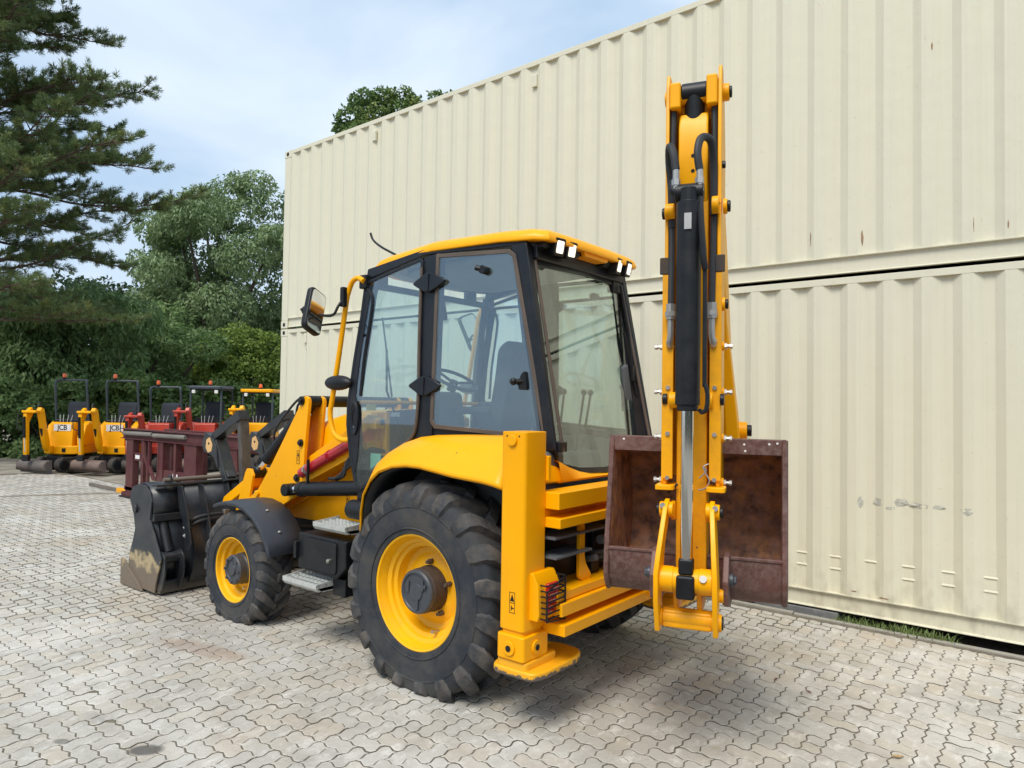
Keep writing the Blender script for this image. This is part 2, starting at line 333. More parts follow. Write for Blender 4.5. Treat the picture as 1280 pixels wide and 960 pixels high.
def stone_geo(i, j, a, b, k, ox, oy, near):
    P = stone_outline(i, j, a, b, k); cx, cy = (i+a/2)*U, (j+b/2)*U; sx, sy = a*U/2, b*U/2
    def ins(g): return [((x-cx)*(1-g*1.2/sx)+cx-ox, (y-cy)*(1-g*1.2/sy)+cy-oy) for x, y in P]
    n = len(P); r1, r2, r3 = ins(.0064), ins(.0034), ins(.0034)
    if near:
        vs = [(x, y, 0) for x, y in r1]+[(x, y, -.0028) for x, y in r2]+[(x, y, -.02) for x, y in r3]
        fs = [tuple(range(n))]+[(q+n, (q+1) % n+n, (q+1) % n, q) for q in range(n)]+[(q+2*n, (q+1) % n+2*n, (q+1) % n+n, q+n) for q in range(n)]
    else:
        r1 = ins(.0055)
        vs = [(x, y, 0) for x, y in r1]+[(x, y, -.012) for x, y in r3]
        fs = [tuple(range(n))]+[(q+n, (q+1) % n+n, (q+1) % n, q) for q in range(n)]
    return vs, fs
i0, i1, j0, j1 = int(-4.3/U), int(16.6/U), int(-2.32/U), int(6.0/U)
own = {}; pieces = {}
for i in range(i0, i1):
    for j in range(j0, j1):
        t = (i-j) % 4
        if t == 0: cells = ((i, j), (i+1, j))
        elif t == 3: cells = ((i, j), (i, j+1))
        else: continue
        pieces[cells[0]] = cells
        for c in cells: own[c] = cells[0]
for i in range(i0, i1):
    for j in range(j0, j1):
        if (i, j) not in own: pieces[(i, j)] = ((i, j),); own[(i, j)] = (i, j)
rr = random.Random(5); mons = []
for key in rr.sample(sorted(pieces), len(pieces)//22):
    c = pieces[key]
    if len(c) == 2:
        pieces[c[0]] = (c[0],); pieces[c[1]] = (c[1],); own[c[1]] = c[1]; mons += [c[0], c[1]]
for it in range(len(mons)*7):
    q = rr.randrange(len(mons)); c = mons[q]; di, dj = rr.choice(((1, 0), (-1, 0), (0, 1), (0, -1)))
    n = (c[0]+di, c[1]+dj); k = own.get(n)
    if k is None: continue
    pc = pieces[k]
    if len(pc) != 2: continue
    other = pc[0] if pc[1] == n else pc[1]
    if (other[0]-n[0], other[1]-n[1]) != (di, dj): continue        # slide the stone end-on into the gap
    del pieces[k]; del pieces[c]
    new = tuple(sorted((c, n))); pieces[new[0]] = new; own[c] = own[n] = new[0]
    pieces[other] = (other,); own[other] = other; mons[q] = other
cand = []
for key, cells in pieces.items():
    i, j = key; a = 2 if len(cells) == 2 and cells[1][0] > cells[0][0] else 1; b = 2 if len(cells) == 2 and a == 1 else 1
    x, y = (i+a/2)*U, (j+b/2)*U
    if x > 15.8 and y < -2.2-(x-16)*.6: continue
    pp = cam_px((x, y, 0))
    if pp is None: continue
    u, v, z = pp
    if not (-420 < u < 1700 and v < 1180): continue
    seen = -20 < u < 1300 and v < 980 and not (-1.3 < x < 3.0 and -1.3 < y < 1.15)
    cand.append((z if seen else z+100, i, j, a, b, x, y))
cand.sort()
vars_ = {}
def side_idx(n, near): return [0]+[0]*n+[1]*n if near else [0]+[1]*n
for z, i, j, a, b, x, y in cand[:300]:
    key = (a, b, i % 2, j % 2)
    if key not in vars_:
        vs, fs = stone_geo(i % 2, j % 2, a, b, 4, (i % 2+a/2)*U, (j % 2+b/2)*U, True)
        me = bpy.data.meshes.new('paving_stone'); me.from_pydata(vs, [], fs); me.materials.append(M_ST); me.materials.append(M_JOINT); me.polygons.foreach_set('material_index', side_idx(len(vs)//3, True))
        vars_[key] = me
    o = bpy.data.objects.new('paving_stone', vars_[key]); C.objects.link(o); o.parent = pav
    o.location = (x, y, rr.uniform(-.003, .002)); o.rotation_euler = (rr.gauss(0, .011), rr.gauss(0, .011), rr.gauss(0, .006))
V, F, TN, MI = [], [], [], []
for z, i, j, a, b, x, y in cand[300:]:
    zz = z-100 if z > 100 else z
    vs, fs = stone_geo(i, j, a, b, 4 if zz < 12 else 2, 0, 0, zz < 6)
    o = len(V); dz = rr.uniform(-.0025, .0015); tx, ty = rr.gauss(0, .011), rr.gauss(0, .011)
    V += [(p[0], p[1], p[2]+dz+(p[0]-x)*tx+(p[1]-y)*ty) for p in vs]; F += [tuple(q+o for q in f) for f in fs]; TN += [rr.random()]*len(fs); MI += side_idx(len(vs)//(3 if zz < 6 else 2), zz < 6)
me = bpy.data.meshes.new('paving_stones'); me.from_pydata(V, [], F); me.materials.append(M_STJ); me.materials.append(M_JOINT); me.polygons.foreach_set('material_index', MI)
at_ = me.attributes.new('tone', 'FLOAT', 'FACE'); at_.data.foreach_set('value', TN)
o = bpy.data.objects.new('paving_stones', me); C.objects.link(o); o.parent = pav; o['kind'] = 'stuff'
print('stones', len(cand))
# edging kerb along the container side
ek = M()
x = -6.4
while x < 9:
    ek.box(x+.004, x+.996, -2.435, -2.378, -.05, .012+rr.uniform(-.006, .006)); x += 1.0
ek.build('kerb_edging', paint('kerb_concrete', (.36, .34, .29), .9, vary=.15, scale=5, dirt=(.16, .15, .09), dirt_amt=.6, dirt_scale=5, bump=.2), kind='structure', bevel=.006)

# ------------------------------------------------------------------ shipping containers
def cream_mat():
    m, t, N, K = nodes_of('cream_container_paint'); b = N['Principled BSDF']; b.inputs['Roughness'].default_value = .48; b.inputs['Specular IOR Level'].default_value = .4
    g = N.new('ShaderNodeNewGeometry'); base = (.70, .665, .515, 1)
    def nz_(sc, scale, det, lo, hi, amt):
        mp_ = N.new('ShaderNodeMapping'); mp_.inputs['Scale'].default_value = sc; K(g.outputs['Position'], mp_.inputs[0])
        n = N.new('ShaderNodeTexNoise'); n.inputs['Scale'].default_value = scale; n.inputs['Detail'].default_value = det; K(mp_.outputs[0], n.inputs['Vector'])
        k = N.new('ShaderNodeMapRange'); k.inputs[1].default_value = lo; k.inputs[2].default_value = hi; k.inputs[4].default_value = amt; K(n.outputs['Fac'], k.inputs[0]); return k.outputs[0]
    def mx_(cur, fac, col):
        x = N.new('ShaderNodeMix'); x.data_type = 'RGBA'; x.inputs[7].default_value = (*col, 1); K(fac, x.inputs[0])
        if cur is None: x.inputs[6].default_value = base
        else: K(cur, x.inputs[6])
        return x.outputs[2]
    cur = mx_(None, nz_((1, 1, .5), .9, 4, .4, .7, .35), (.665, .645, .53))
    cur = mx_(cur, nz_((14, 14, .25), 2.2, 6,   .45, .75, .30), (.61, .575, .45))         # rain streaks
    cur = mx_(cur, nz_((1, 1, 1), 30, 8, .66, .74, .35), (.45, .40, .28))
    sx = N.new('ShaderNodeSeparateXYZ'); K(g.outputs['Position'], sx.inputs[0])
    m3 = N.new('ShaderNodeMapRange'); m3.inputs[1].default_value = .75; m3.inputs[2].default_value = .18; m3.inputs[4].default_value = 1; K(sx.outputs[2], m3.inputs[0])
    mm = N.new('ShaderNodeMath'); mm.operation = 'MULTIPLY'; K(m3.outputs[0], mm.inputs[0]); K(nz_((2, 2, 1), 6, 8, .45, .7, .55), mm.inputs[1])
    cur = mx_(cur, mm.outputs[0], (.40, .36, .27))
    K(cur, b.inputs['Base Color'])
    n = N.new('ShaderNodeTexNoise'); n.inputs['Scale'].default_value = 5; n.inputs['Detail'].default_value = 4; K(g.outputs['Position'], n.inputs['Vector'])
    bp = N.new('ShaderNodeBump'); bp.inputs['Strength'].default_value = .25; bp.inputs['Distance'].default_value = .02; K(n.outputs['Fac'], bp.inputs['Height']); K(bp.outputs[0], b.inputs['Normal'])
    return m
M_CREAM = cream_mat()
M_RUSTY = paint('rust_mark', (.30, .19, .11), .9, vary=.3, scale=30)
M_SCRAPE = paint('scraped_grey', (.42, .41, .35), .8, vary=.3, scale=40, dirt=(.62, .60, .50), dirt_amt=.9, dirt_scale=25)
XR, XL, YF, YB, HC = -5.616, 6.576, -2.129, -4.567, 2.896
CS = 1.055
def container(z0, label):
    t = empty('shipping_container', CAM+(Vector(((XL+XR)/2, (YF+YB)/2, z0))-CAM)*CS); t.scale = (CS,)*3; tag(t, label, 'container', 'stacked cream shipping containers')
    def bd(m, n, mat=M_CREAM, **k):
        m.T = Matrix.Translation((-(XL+XR)/2, -(YF+YB)/2, -z0)); return m.build(n, mat, t, **k)
    c = .178
    for x0, x1 in ((XR, XR+c), (XL-c, XL)):
        for y0, y1 in ((YB, YB+.162), (YF-.162, YF)):
            for za in (z0, z0+HC-.118):
                m = M(); m.box(x0, x1, y0, y1, za, za+.118)
                o = bd(m, 'corner_casting', bevel=.008)
                s = 1 if y1 == YF else -1; ye = YF if s == 1 else YB
                h = M(); h.prism(rrect((x0+x1)/2-.032, (x0+x1)/2+.032, za+.028, za+.09, .025), 'y', ye+s*.0008, ye+s*.0016)
                h.T = Matrix.Translation((-(XL+XR)/2, -(YF+YB)/2, -z0)); h.build('lock_hole', M_DARK, o)
        for y0, y1 in ((YB+.004, YB+.14), (YF-.14, YF-.004)):
            bd(M().box(x0+.006, x1-.03 if x0 == XR else x1-.006, y0, y1, z0+.118, z0+HC-.118), 'corner_post', bevel=.01)
    for s, y in ((1, YF), (-1, YB)):
        bd(M().box(XR+c, XL-c, *sorted((y-s*.006, y-s*.066)), z0+HC-.066, z0+HC-.006), 'top_rail', bevel=.004)
        pts = [(y-s*.004, z0+.162), (y-s*.004, z0+.158), (y-s*.034, z0+.152), (y-s*.034, z0+.03), (y-s*.012, z0+.022), (y-s*.012, z0+.017), (y-s*.06, z0+.017), (y-s*.06, z0+.166), (y-s*.004, z0+.166)]
        bd(M().prism(pts, 'x', XR+c, XL-c), 'bottom_rail')
        # corrugated wall: outer flats 72, slopes 68, inner flats 70 mm, 36 mm deep
        rows = [[], [], [], [], []]; zs = [z0+.160, z0+.7, z0+1.5, z0+2.3, z0+HC-.050]
        yo, yi = y-s*.008, y-s*.044; x = XL-c; seq = [(0, yo)]
        X = [(x, yo)]; x -= .05
        while x > XR+c+.30:
            for dx, yy in ((0, yo), (.068, yi), (.138, yi), (.206, yo)): X.append((x-dx, yy))
            x -= .278
        X.append((XR+c, yo))
        for q, zz in enumerate(zs):
            for (a, b_) in X:
                w = 0 if q in (0, 4) else .006*mnoise.noise(Vector((a*1.7, zz*1.3, z0)))
                rows[q].append((a, b_+w, zz))
        bd(M().grid(rows), 'side_panel', smooth=20)
    bd(M().box(XR+c, XL-c, YB+.07, YF-.07, z0+HC-.055, z0+HC-.045), 'roof_panel')
    bd(M().box(XR+.06, XL-.06, YB+.066, YF-.066, z0+.10, z0+.158), 'floor', M_DARK)
    for x0, x1 in ((XR+.03, XR+.05), (XL-.05, XL-.03)):
        rows = []; 
        m = M(); yy = YB+.14; P_ = []
        k = 0
        while yy < YF-.14: P_.append((x0+(.03 if (k//2) % 2 else 0)*(1 if x0 < 0 else -1), yy)); yy += .07; k += 1
        P_.append((x0, YF-.14))
        m.grid([[(a, b_, z0+.12) for a, b_ in P_], [(a, b_, z0+HC-.08) for a, b_ in P_]]); bd(m, 'end_panel')
    return t, bd
M_DARK = paint('dark_void', (.012, .012, .012), .9, vary=.1)
Z0 = .15
cont1, bd1 = container(Z0, 'cream corrugated shipping container at the bottom of the stack, standing on concrete blocks')
cont2, bd2 = container(Z0+HC+.0135, 'cream corrugated shipping container stacked on top of the other one')
# small hooded vents under the top rails, dents, rust marks and scraped-off lettering (front wall)
def wall_y(x):                                                # front surface of the corrugation at x
    q = (XL-.178-.05-x) % .278
    yo, yi = YF-.008, YF-.040
    return yo if q > .206 or q < 0 else (yo+(yi-yo)*q/.068 if q < .068 else (yi if q < .138 else yi+(yo-yi)*(q-.138)/.068))
def vent(bd, x, z):
    y = wall_y(x)
    m = M(); m.prism([(y, z+.16), (y+.03, z+.14), (y+.03, z), (y, z)], 'x', x-.035, x+.035); bd(m, 'vent', bevel=.004)
for x in (4.36, 1.5, -2.5): vent(bd2, x, Z0+2*HC-.30)
for x in (5.93,): vent(bd1, x, Z0+HC-.24)
for k in range(-2, 6):                                                       # pressed creases low on the lower wall
    xi = XL-.178-.05-.103-.278*(28+k)
    for zz, w in ((.62, .075), (.515, .075)):
        if (k, zz) == (2, .515): continue
        y = wall_y(xi); m = M(); m.prism([(y-.002, zz-.004), (y+.006, zz), (y-.002, zz+.018)], 'x', xi-w, xi+w*.75); bd1(m, 'dent', bevel=.004)
def mark(bd, x, z, w, h, mat, seed, name):
    q = random.Random(seed); n = 11; y = wall_y(x)+.0015
    pts = [(x+w*(.6+.5*q.random())*math.cos(2*math.pi*i/n), z+h*(.6+.5*q.random())*math.sin(2*math.pi*i/n)) for i in range(n)]
    m = M(); m.add([(a, max(wall_y(a)+.0015, y-.05), b_) for a, b_ in pts]+[(x, y, z)], [(i, (i+1) % n, n) for i in range(n)]); bd(m, name, mat, smooth=0)
for s, (x, z, w, h) in enumerate(((-1.61, 3.42, .005, .07), (-2.03, 3.37, .010, .07), (-2.83, 3.36, .003, .07), (-3.05, 3.33, .006, .035), (-2.55, 4.86, .008, .035))): mark(bd2, x, z, w, h, M_RUSTY, s, 'rust_mark')
for s, (x, z, w, h) in enumerate(((-1.98, .26+.10, .03, .006), (-2.20, .24+.10, .05, .007), (5.9, 2.70, .012, .03))): mark(bd1, x, z, w, h, M_RUSTY, 20+s, 'rust_mark')
for s, (x, z, w, h) in enumerate(((-1.73, 1.26, .035, .05), (-1.90, 1.27, .05, .045), (-2.04, 1.26, .08, .03), (-2.17, 1.26, .05, .02), (-2.36, 1.25, .045, .045), (-1.83, 1.22, .04, .02), (-1.60, 1.25, .02, .06))):
    mark(bd1, x-.42, z-.13, w*1.15, h*.8, M_SCRAPE, 40+s, 'scraped_patch')
# concrete blocks the stack stands on
for x, lab in ((-1.36, 'low grey concrete block under the long side of the lower container behind the digging bucket'), (6.35, 'low grey concrete block under the far corner of the lower container'), (-5.4, 'low grey concrete block under the near end of the lower container')):
    m = M().box(x-.40, x+.36, -3.0, -2.50, -.055, .052)
    tag(m.build('concrete_block', paint('block_concrete', (.16, .165, .17), .85, vary=.2, scale=6, dirt=(.30, .29, .26), dirt_amt=.6, bump=.3), bevel=.012), lab, 'block', 'blocks under the containers')
# grass and weeds along the kerb
M_GRASS = paint('grass_blades', (.17, .23, .07), .6, vary=.35, scale=14)
m = M(); q = random.Random(3)
def tuft(x, y, h, n):
    for _ in range(n):
        a = q.uniform(0, 6.28); l = h*q.uniform(.4, 1.1); w = .0035; bx, by = x+q.gauss(0, .03), y+q.gauss(0, .03); le = q.uniform(.2, .9)*l
        dx, dy = math.cos(a), math.sin(a); z = -.05
        m.add([(bx-dy*w, by+dx*w, z), (bx+dy*w, by-dx*w, z), (bx+dx*le*.4-dy*w*.8, by+dy*le*.4+dx*w*.8, z+l*.65), (bx+dx*le*.4+dy*w*.8, by+dy*le*.4-dx*w*.8, z+l*.65), (bx+dx*le, by+dy*le, z+l)], [(0, 1, 3, 2), (2, 3, 4)])
for _ in range(130): tuft(q.uniform(-2.65, -1.75), -2.44-abs(q.gauss(0, .03)), q.uniform(.04, .13), 14)
for _ in range(60): tuft(q.uniform(-1.2, .4), -2.44-abs(q.gauss(0, .03)), q.uniform(.02, .06), 12)
for _ in range(90): tuft(q.uniform(-5, 1.0), -2.42-abs(q.gauss(0, .02)), q.uniform(.015, .035), 9)
tag(m.build('grass', M_GRASS, smooth=0, weld=False, flipfix=False), 'green grass and weeds growing between the kerb and the lower container', 'grass', kind='stuff')
# ------------------------------------------------------------------ backhoe loader
BL = empty('backhoe_loader'); tag(BL, 'large yellow backhoe loader with black cab, shovel lowered and rear digging arm folded', 'backhoe loader')
def islands(m):
    """groups of touching shells inside one builder"""
    pr = list(range(len(m.v)))
    def fd(i):
        while pr[i] != i: pr[i] = pr[pr[i]]; i = pr[i]
        return i
    for f in m.f:
        for i in f[1:]: pr[fd(i)] = fd(f[0])
    ids = {}
    for k, f in enumerate(m.f): ids.setdefault(fd(f[0]), []).append(k)
    bb = []
    for k, fs in ids.items():
        P = [m.v[i] for q in fs for i in m.f[q]]; bb.append([[min(p[a] for p in P)-.004 for a in range(3)], [max(p[a] for p in P)+.004 for a in range(3)], list(fs)])
    ch = True
    while ch:
        ch = False
        for i in range(len(bb)):
            for j in range(i+1, len(bb)):
                if all(bb[i][0][a] <= bb[j][1][a] and bb[j][0][a] <= bb[i][1][a] for a in range(3)):
                    A, Bq = bb[i], bb.pop(j); A[0] = [min(x, y) for x, y in zip(A[0], Bq[0])]; A[1] = [max(x, y) for x, y in zip(A[1], Bq[1])]; A[2] += Bq[2]; ch = True; break
            if ch: break
    return [b_[2] for b_ in bb]
def part(m, n, mat, parent=None, **k):
    if len(m.v) < 3000 and n not in ('warning_label', 'side_panel'):
        g = islands(m)
        if len(g) > 1:
            o = None
            for fs in g:
                q = M(m.T); q.v = m.v; q.f = [m.f[i] for i in fs]; q.mi = [m.mi[i] for i in fs]
                us = sorted({i for f in q.f for i in f}); mp_ = {v: i for i, v in enumerate(us)}
                q.v = [m.v[i] for i in us]; q.f = [tuple(mp_[i] for i in f) for f in q.f]
                r_ = q.build(n, mat, parent or BL, **k); o = o or r_
            return o
    return m.build(n, mat, parent or BL, **k)
def tyre(cx, cz, y_out, y_in, Rr, rim, nl, lug_h, name_lab=None, wheel=None, squash=.0, lugw=.5):
    """y_out outer face; profile bulges; lugs are chevrons alternating left / right"""
    s = 1 if y_out > y_in else -1; W = abs(y_out-y_in); ym = (y_out+y_in)/2; Rc = Rr-lug_h
    half = [(rim, .40), (rim+.012, .47), (rim+.05*Rr*2, .495), (rim+(Rc-rim)*.45, .50), (rim+(Rc-rim)*.68, .49), (rim+(Rc-rim)*.84, .465), (rim+(Rc-rim)*.94, .42), (Rc-.004, .33), (Rc, .18), (Rc+.002, 0)]
    prof = [(r, h*W) for r, h in half]+[(r, -h*W) for r, h in reversed(half[:-1])]
    m = M(); m.lathe(prof, (cx, ym, cz), 'y', 72)
    def pt(r, a, h): return (cx+r*math.cos(a), ym+h, cz+r*math.sin(a))
    def rc(h):                                    # carcass radius at lateral position h
        t = abs(h)/W
        for (r1, h1), (r2, h2) in zip(half[::-1][:-1], half[::-1][1:]):
            if h1 <= t <= h2+1e-9 and h2 > h1: return r1+(r2-r1)*(t-h1)/(h2-h1)
        return half[3][0]
    step = 2*math.pi/nl; q = random.Random(int(cx*100)+nl); m.cm = 1
    for side in (1, -1):
        for k in range(nl):
            a0 = k*step+(step/2 if side == -1 else 0)+q.uniform(-.004, .004)
            sec = [(-.04, -.62, .40, .95), (.10, -.42, .46, 1), (.24, -.18, .52, 1), (.36, .02, .58, 1), (.435, .12, .60, .95), (.475, .15, .56, .8), (.492, .16, .44, .45)]
            rows = []
            for t, da, wd, hh in sec:
                h = t*W*side; a = a0-da*step*1.0; w = step*wd*lugw; r0_ = rc(h)
                if t > .45: r0_ -= .004
                nrm = 1 if t < .4 else (.8 if t < .45 else .45)
                out = lug_h*hh; lat = (1-nrm)*lug_h*.9*side*hh
                rows.append([pt(r0_-.004, a-w*1.12, h), pt(r0_+out*nrm, a-w*.86, h+lat), pt(r0_+out*nrm+.001, a, h+lat), pt(r0_+out*nrm, a+w*.86, h+lat), pt(r0_-.004, a+w*1.12, h)])
            m.grid(rows)
            e0 = len(m.v)-5; m.f.append(tuple(range(e0, e0+5))); m.mi.append(1)
            e0 = len(m.v)-5*len(rows); m.f.append(tuple(range(e0, e0+5))); m.mi.append(1)
    m.cm = 0
    # sidewall rings
    for rr_, hh in ((rim+(Rc-rim)*.16, .497), (rim+(Rc-rim)*.62, .497)):
        for sg in (1, -1): m.lathe([(rr_-.006, hh*W*sg-.002*sg), (rr_-.003, hh*W*sg+.003*sg), (rr_+.003, hh*W*sg+.003*sg), (rr_+.006, hh*W*sg-.002*sg)], (cx, ym, cz), 'y', 72)
    out = []
    for x, y, z in m.v:                            # flattened where it stands
        if z < .10: 
            f = max(0, (.10-z))/.16; y = ym+(y-ym)*(1+.07*min(1, f)); z = max(z*(.82+.18*z/.10) if z > 0 else z, .003 if z < .003 else z)
            z = max(z, .002)
        out.append((x, y, z))
    m.v = out
    return part(m, 'tyre', [M_RUB, M_LUG], wheel, smooth=40, weld=True)
def wheel(cx, cz, s, y_out, y_in, Rr, rim, nl, lug, rear):
    w = empty('wheel', (0, 0, 0)); w.parent = BL
    yo, yi = s*y_out, s*y_in
    tyre(cx, cz, yo, yi, Rr, rim, nl, lug, wheel=w, lugw=.44 if rear else .46)
    e_ = y_out-(.028 if rear else .02)
    if rear: pr = [(rim+.012, e_-.012), (rim+.012, e_+.006), (rim+.004, e_+.010), (rim-.006, e_+.004), (rim-.012, e_-.02), (rim-.026, e_-.045), (rim-.03, e_-.062), (rim-.055, e_-.075), (rim-.06, e_-.095), (rim-.085, e_-.105), (rim-.09, e_-.13), (rim-.10, e_-.165), (rim-.135, e_-.175), (rim-.18, e_-.155), (.165, e_-.15), (.10, e_-.15)]
    else: pr = [(rim+.010, e_-.012), (rim+.010, e_+.006), (rim+.002, e_+.009), (rim-.006, e_+.002), (rim-.012, e_-.03), (rim-.03, e_-.045), (rim-.034, e_-.075), (rim-.06, e_-.09), (rim-.07, e_-.12), (rim-.11, e_-.125), (.10, e_-.12)]
    m = M().lathe(pr, (cx, 0, cz), 'y', 64, s); rim_o = part(m, 'rim', M_RIM, w, smooth=30)
    m = M().lathe([(rim-.004, e_-.05), (rim-.004, y_in+.04), (rim-.12, y_in+.10), (.05, y_in+.10)], (cx, 0, cz), 'y', 48, s); part(m, 'inner_rim', M_RIM, w, smooth=30)
    m = M()                                         # valve
    va = R(-112); m.cyl((cx+(rim-.09)*math.cos(va), s*(e_-.12), cz+(rim-.09)*math.sin(va)), (cx+(rim-.10)*math.cos(va), s*(e_-.06), cz+(rim-.10)*math.sin(va)), .012, 8); part(m, 'valve', M_STL, w)
    if rear:
        hy = e_-.15
        m = M().lathe([(.155, hy-.02), (.155, hy+.02), (.150, hy+.045), (.150, hy+.105), (.143, hy+.115), (.10, hy+.115)], (cx, 0, cz), 'y', 40, s); part(m, 'hub', M_HUBR, w, smooth=30, bevel=.003)
        m = M().lathe([(.146, hy+.105), (.146, hy+.138), (.138, hy+.148), (.125, hy+.150), (.118, hy+.140), (.06, hy+.140), (.055, hy+.150), (.035, hy+.152), (.0, hy+.146)], (cx, 0, cz), 'y', 40, s)
        for a in (20, 140, 260): m.box(*sorted((cx+.08*math.cos(R(a))-.012, cx+.08*math.cos(R(a))+.012)), *sorted((s*(hy+.138), s*(hy+.152))), cz+.08*math.sin(R(a))-.035, cz+.08*math.sin(R(a))+.035)
        m.cyl((cx-.09, s*(hy+.14), cz+.05), (cx-.09, s*(hy+.16), cz+.05), .013, 10)
        part(m, 'hub_cap', M_HUB, w, smooth=30)
        for k in range(5):
            a = R(72*k+18); p_ = (cx+.182*math.cos(a), cz+.182*math.sin(a))
            m = M(); m.cyl((p_[0], s*(hy-.01), p_[1]), (p_[0], s*(hy+.028), p_[1]), .019, 6); m.cyl((p_[0], s*(hy+.02), p_[1]), (p_[0], s*(hy+.05), p_[1]), .012, 8); part(m, 'wheel_nut', M_BROWN, w)
    else:
        hy = e_-.12
        m = M().lathe([(.135, hy-.02), (.135, hy+.05), (.128, hy+.06), (.128, hy+.12), (.118, hy+.13), (.09, hy+.132), (.085, hy+.122), (.05, hy+.122), (.045, hy+.135), (0, hy+.135)], (cx, 0, cz), 'y', 36, s)
        for a in range(0, 360, 45): m.cyl((cx+.105*math.cos(R(a)), s*(hy+.12), cz+.105*math.sin(R(a))), (cx+.105*math.cos(R(a)), s*(hy+.143), cz+.105*math.sin(R(a))), .013, 6)
        part(m, 'hub', M_HUB, w, smooth=30)
    return w
wheel(0, .645, 1, 1.10, .66, .735, .375, 19, .052, True); wheel(0, .645, -1, 1.10, .66, .735, .375, 19, .052, True)
wheel(2.28, .428, 1, 1.085, .77, .510, .272, 18, .032, False); wheel(2.28, .428, -1, 1.085, .77, .510, .272, 18, .032, False)
# axles, chassis
m = M(); m.cyl((0, -.75, .645), (0, .75, .645), .13, 20); m.box(-.2, .2, -.22, .22, .45, .85); part(m, 'rear_axle', M_BLK, bevel=.02)
m = M(); m.tube([(2.28, -.8, .43), (2.28, -.4, .50), (2.28, .4, .50), (2.28, .8, .43)], .085, 14); m.box(2.1, 2.46, -.16, .16, .38, .66); part(m, 'front_axle', M_BLK, bevel=.015)
m = M(); m.box(-.95, 3.0, -.40, -.30, .60, .92); m.box(-.95, 3.0, .30, .40, .60, .92); m.box(.3, 1.4, -.3, .3, .5, .95); m.box(-.9, .5, -.3, .3, .62, 1.2); part(m, 'chassis', M_BLK, bevel=.01)
part(M().prism([(1.05, .80), (2.95, .80), (2.95, 1.10), (2.55, 1.18), (1.9, 1.28), (1.05, 1.30)], 'y', -.42, .42), 'chassis_cover', M_YEL, bevel=.015)
# bonnet
prof = lambda hw, zt, zb: [(-hw, zb), (-hw-.01, zb+.3*(zt-zb)), (-hw, zt-.10), (-hw+.04, zt-.03), (-hw+.12, zt), (0, zt+.015), (hw-.12, zt), (hw-.04, zt-.03), (hw, zt-.10), (hw+.01, zb+.3*(zt-zb)), (hw, zb)]
m = M(); m.grid([[(x, a, b_) for a, b_ in prof(hw, zt, zb)] for x, hw, zt, zb in ((1.16, .44, 1.83, 1.2), (1.6, .44, 1.82, 1.2), (1.95, .43, 1.74, 1.15), (2.2, .42, 1.52, 1.1), (2.6, .40, 1.28, 1.0), (2.98, .34, 1.16, .90))])
m.add([(2.98, a, b_) for a, b_ in prof(.34, 1.16, .90)], [tuple(range(11))]); part(m, 'bonnet', M_YEL, bevel=.01, smooth=40)
part(M().box(2.985, 3.0, -.27, .27, .92, 1.10), 'front_grille', M_BLK, bevel=.01)
ARM = [(1.85, 1.90), (1.862, 1.93), (1.90, 1.948), (1.94, 1.935), (1.962, 1.89), (2.40, 1.32), (2.63, 1.05), (2.95, .86), (3.20, .62), (3.27, .47), (3.22, .40), (3.12, .42), (2.95, .62), (2.55, .82), (2.25, .93), (2.05, 1.03), (1.94, 1.14), (1.91, 1.22), (1.895, 1.5), (1.865, 1.75)]
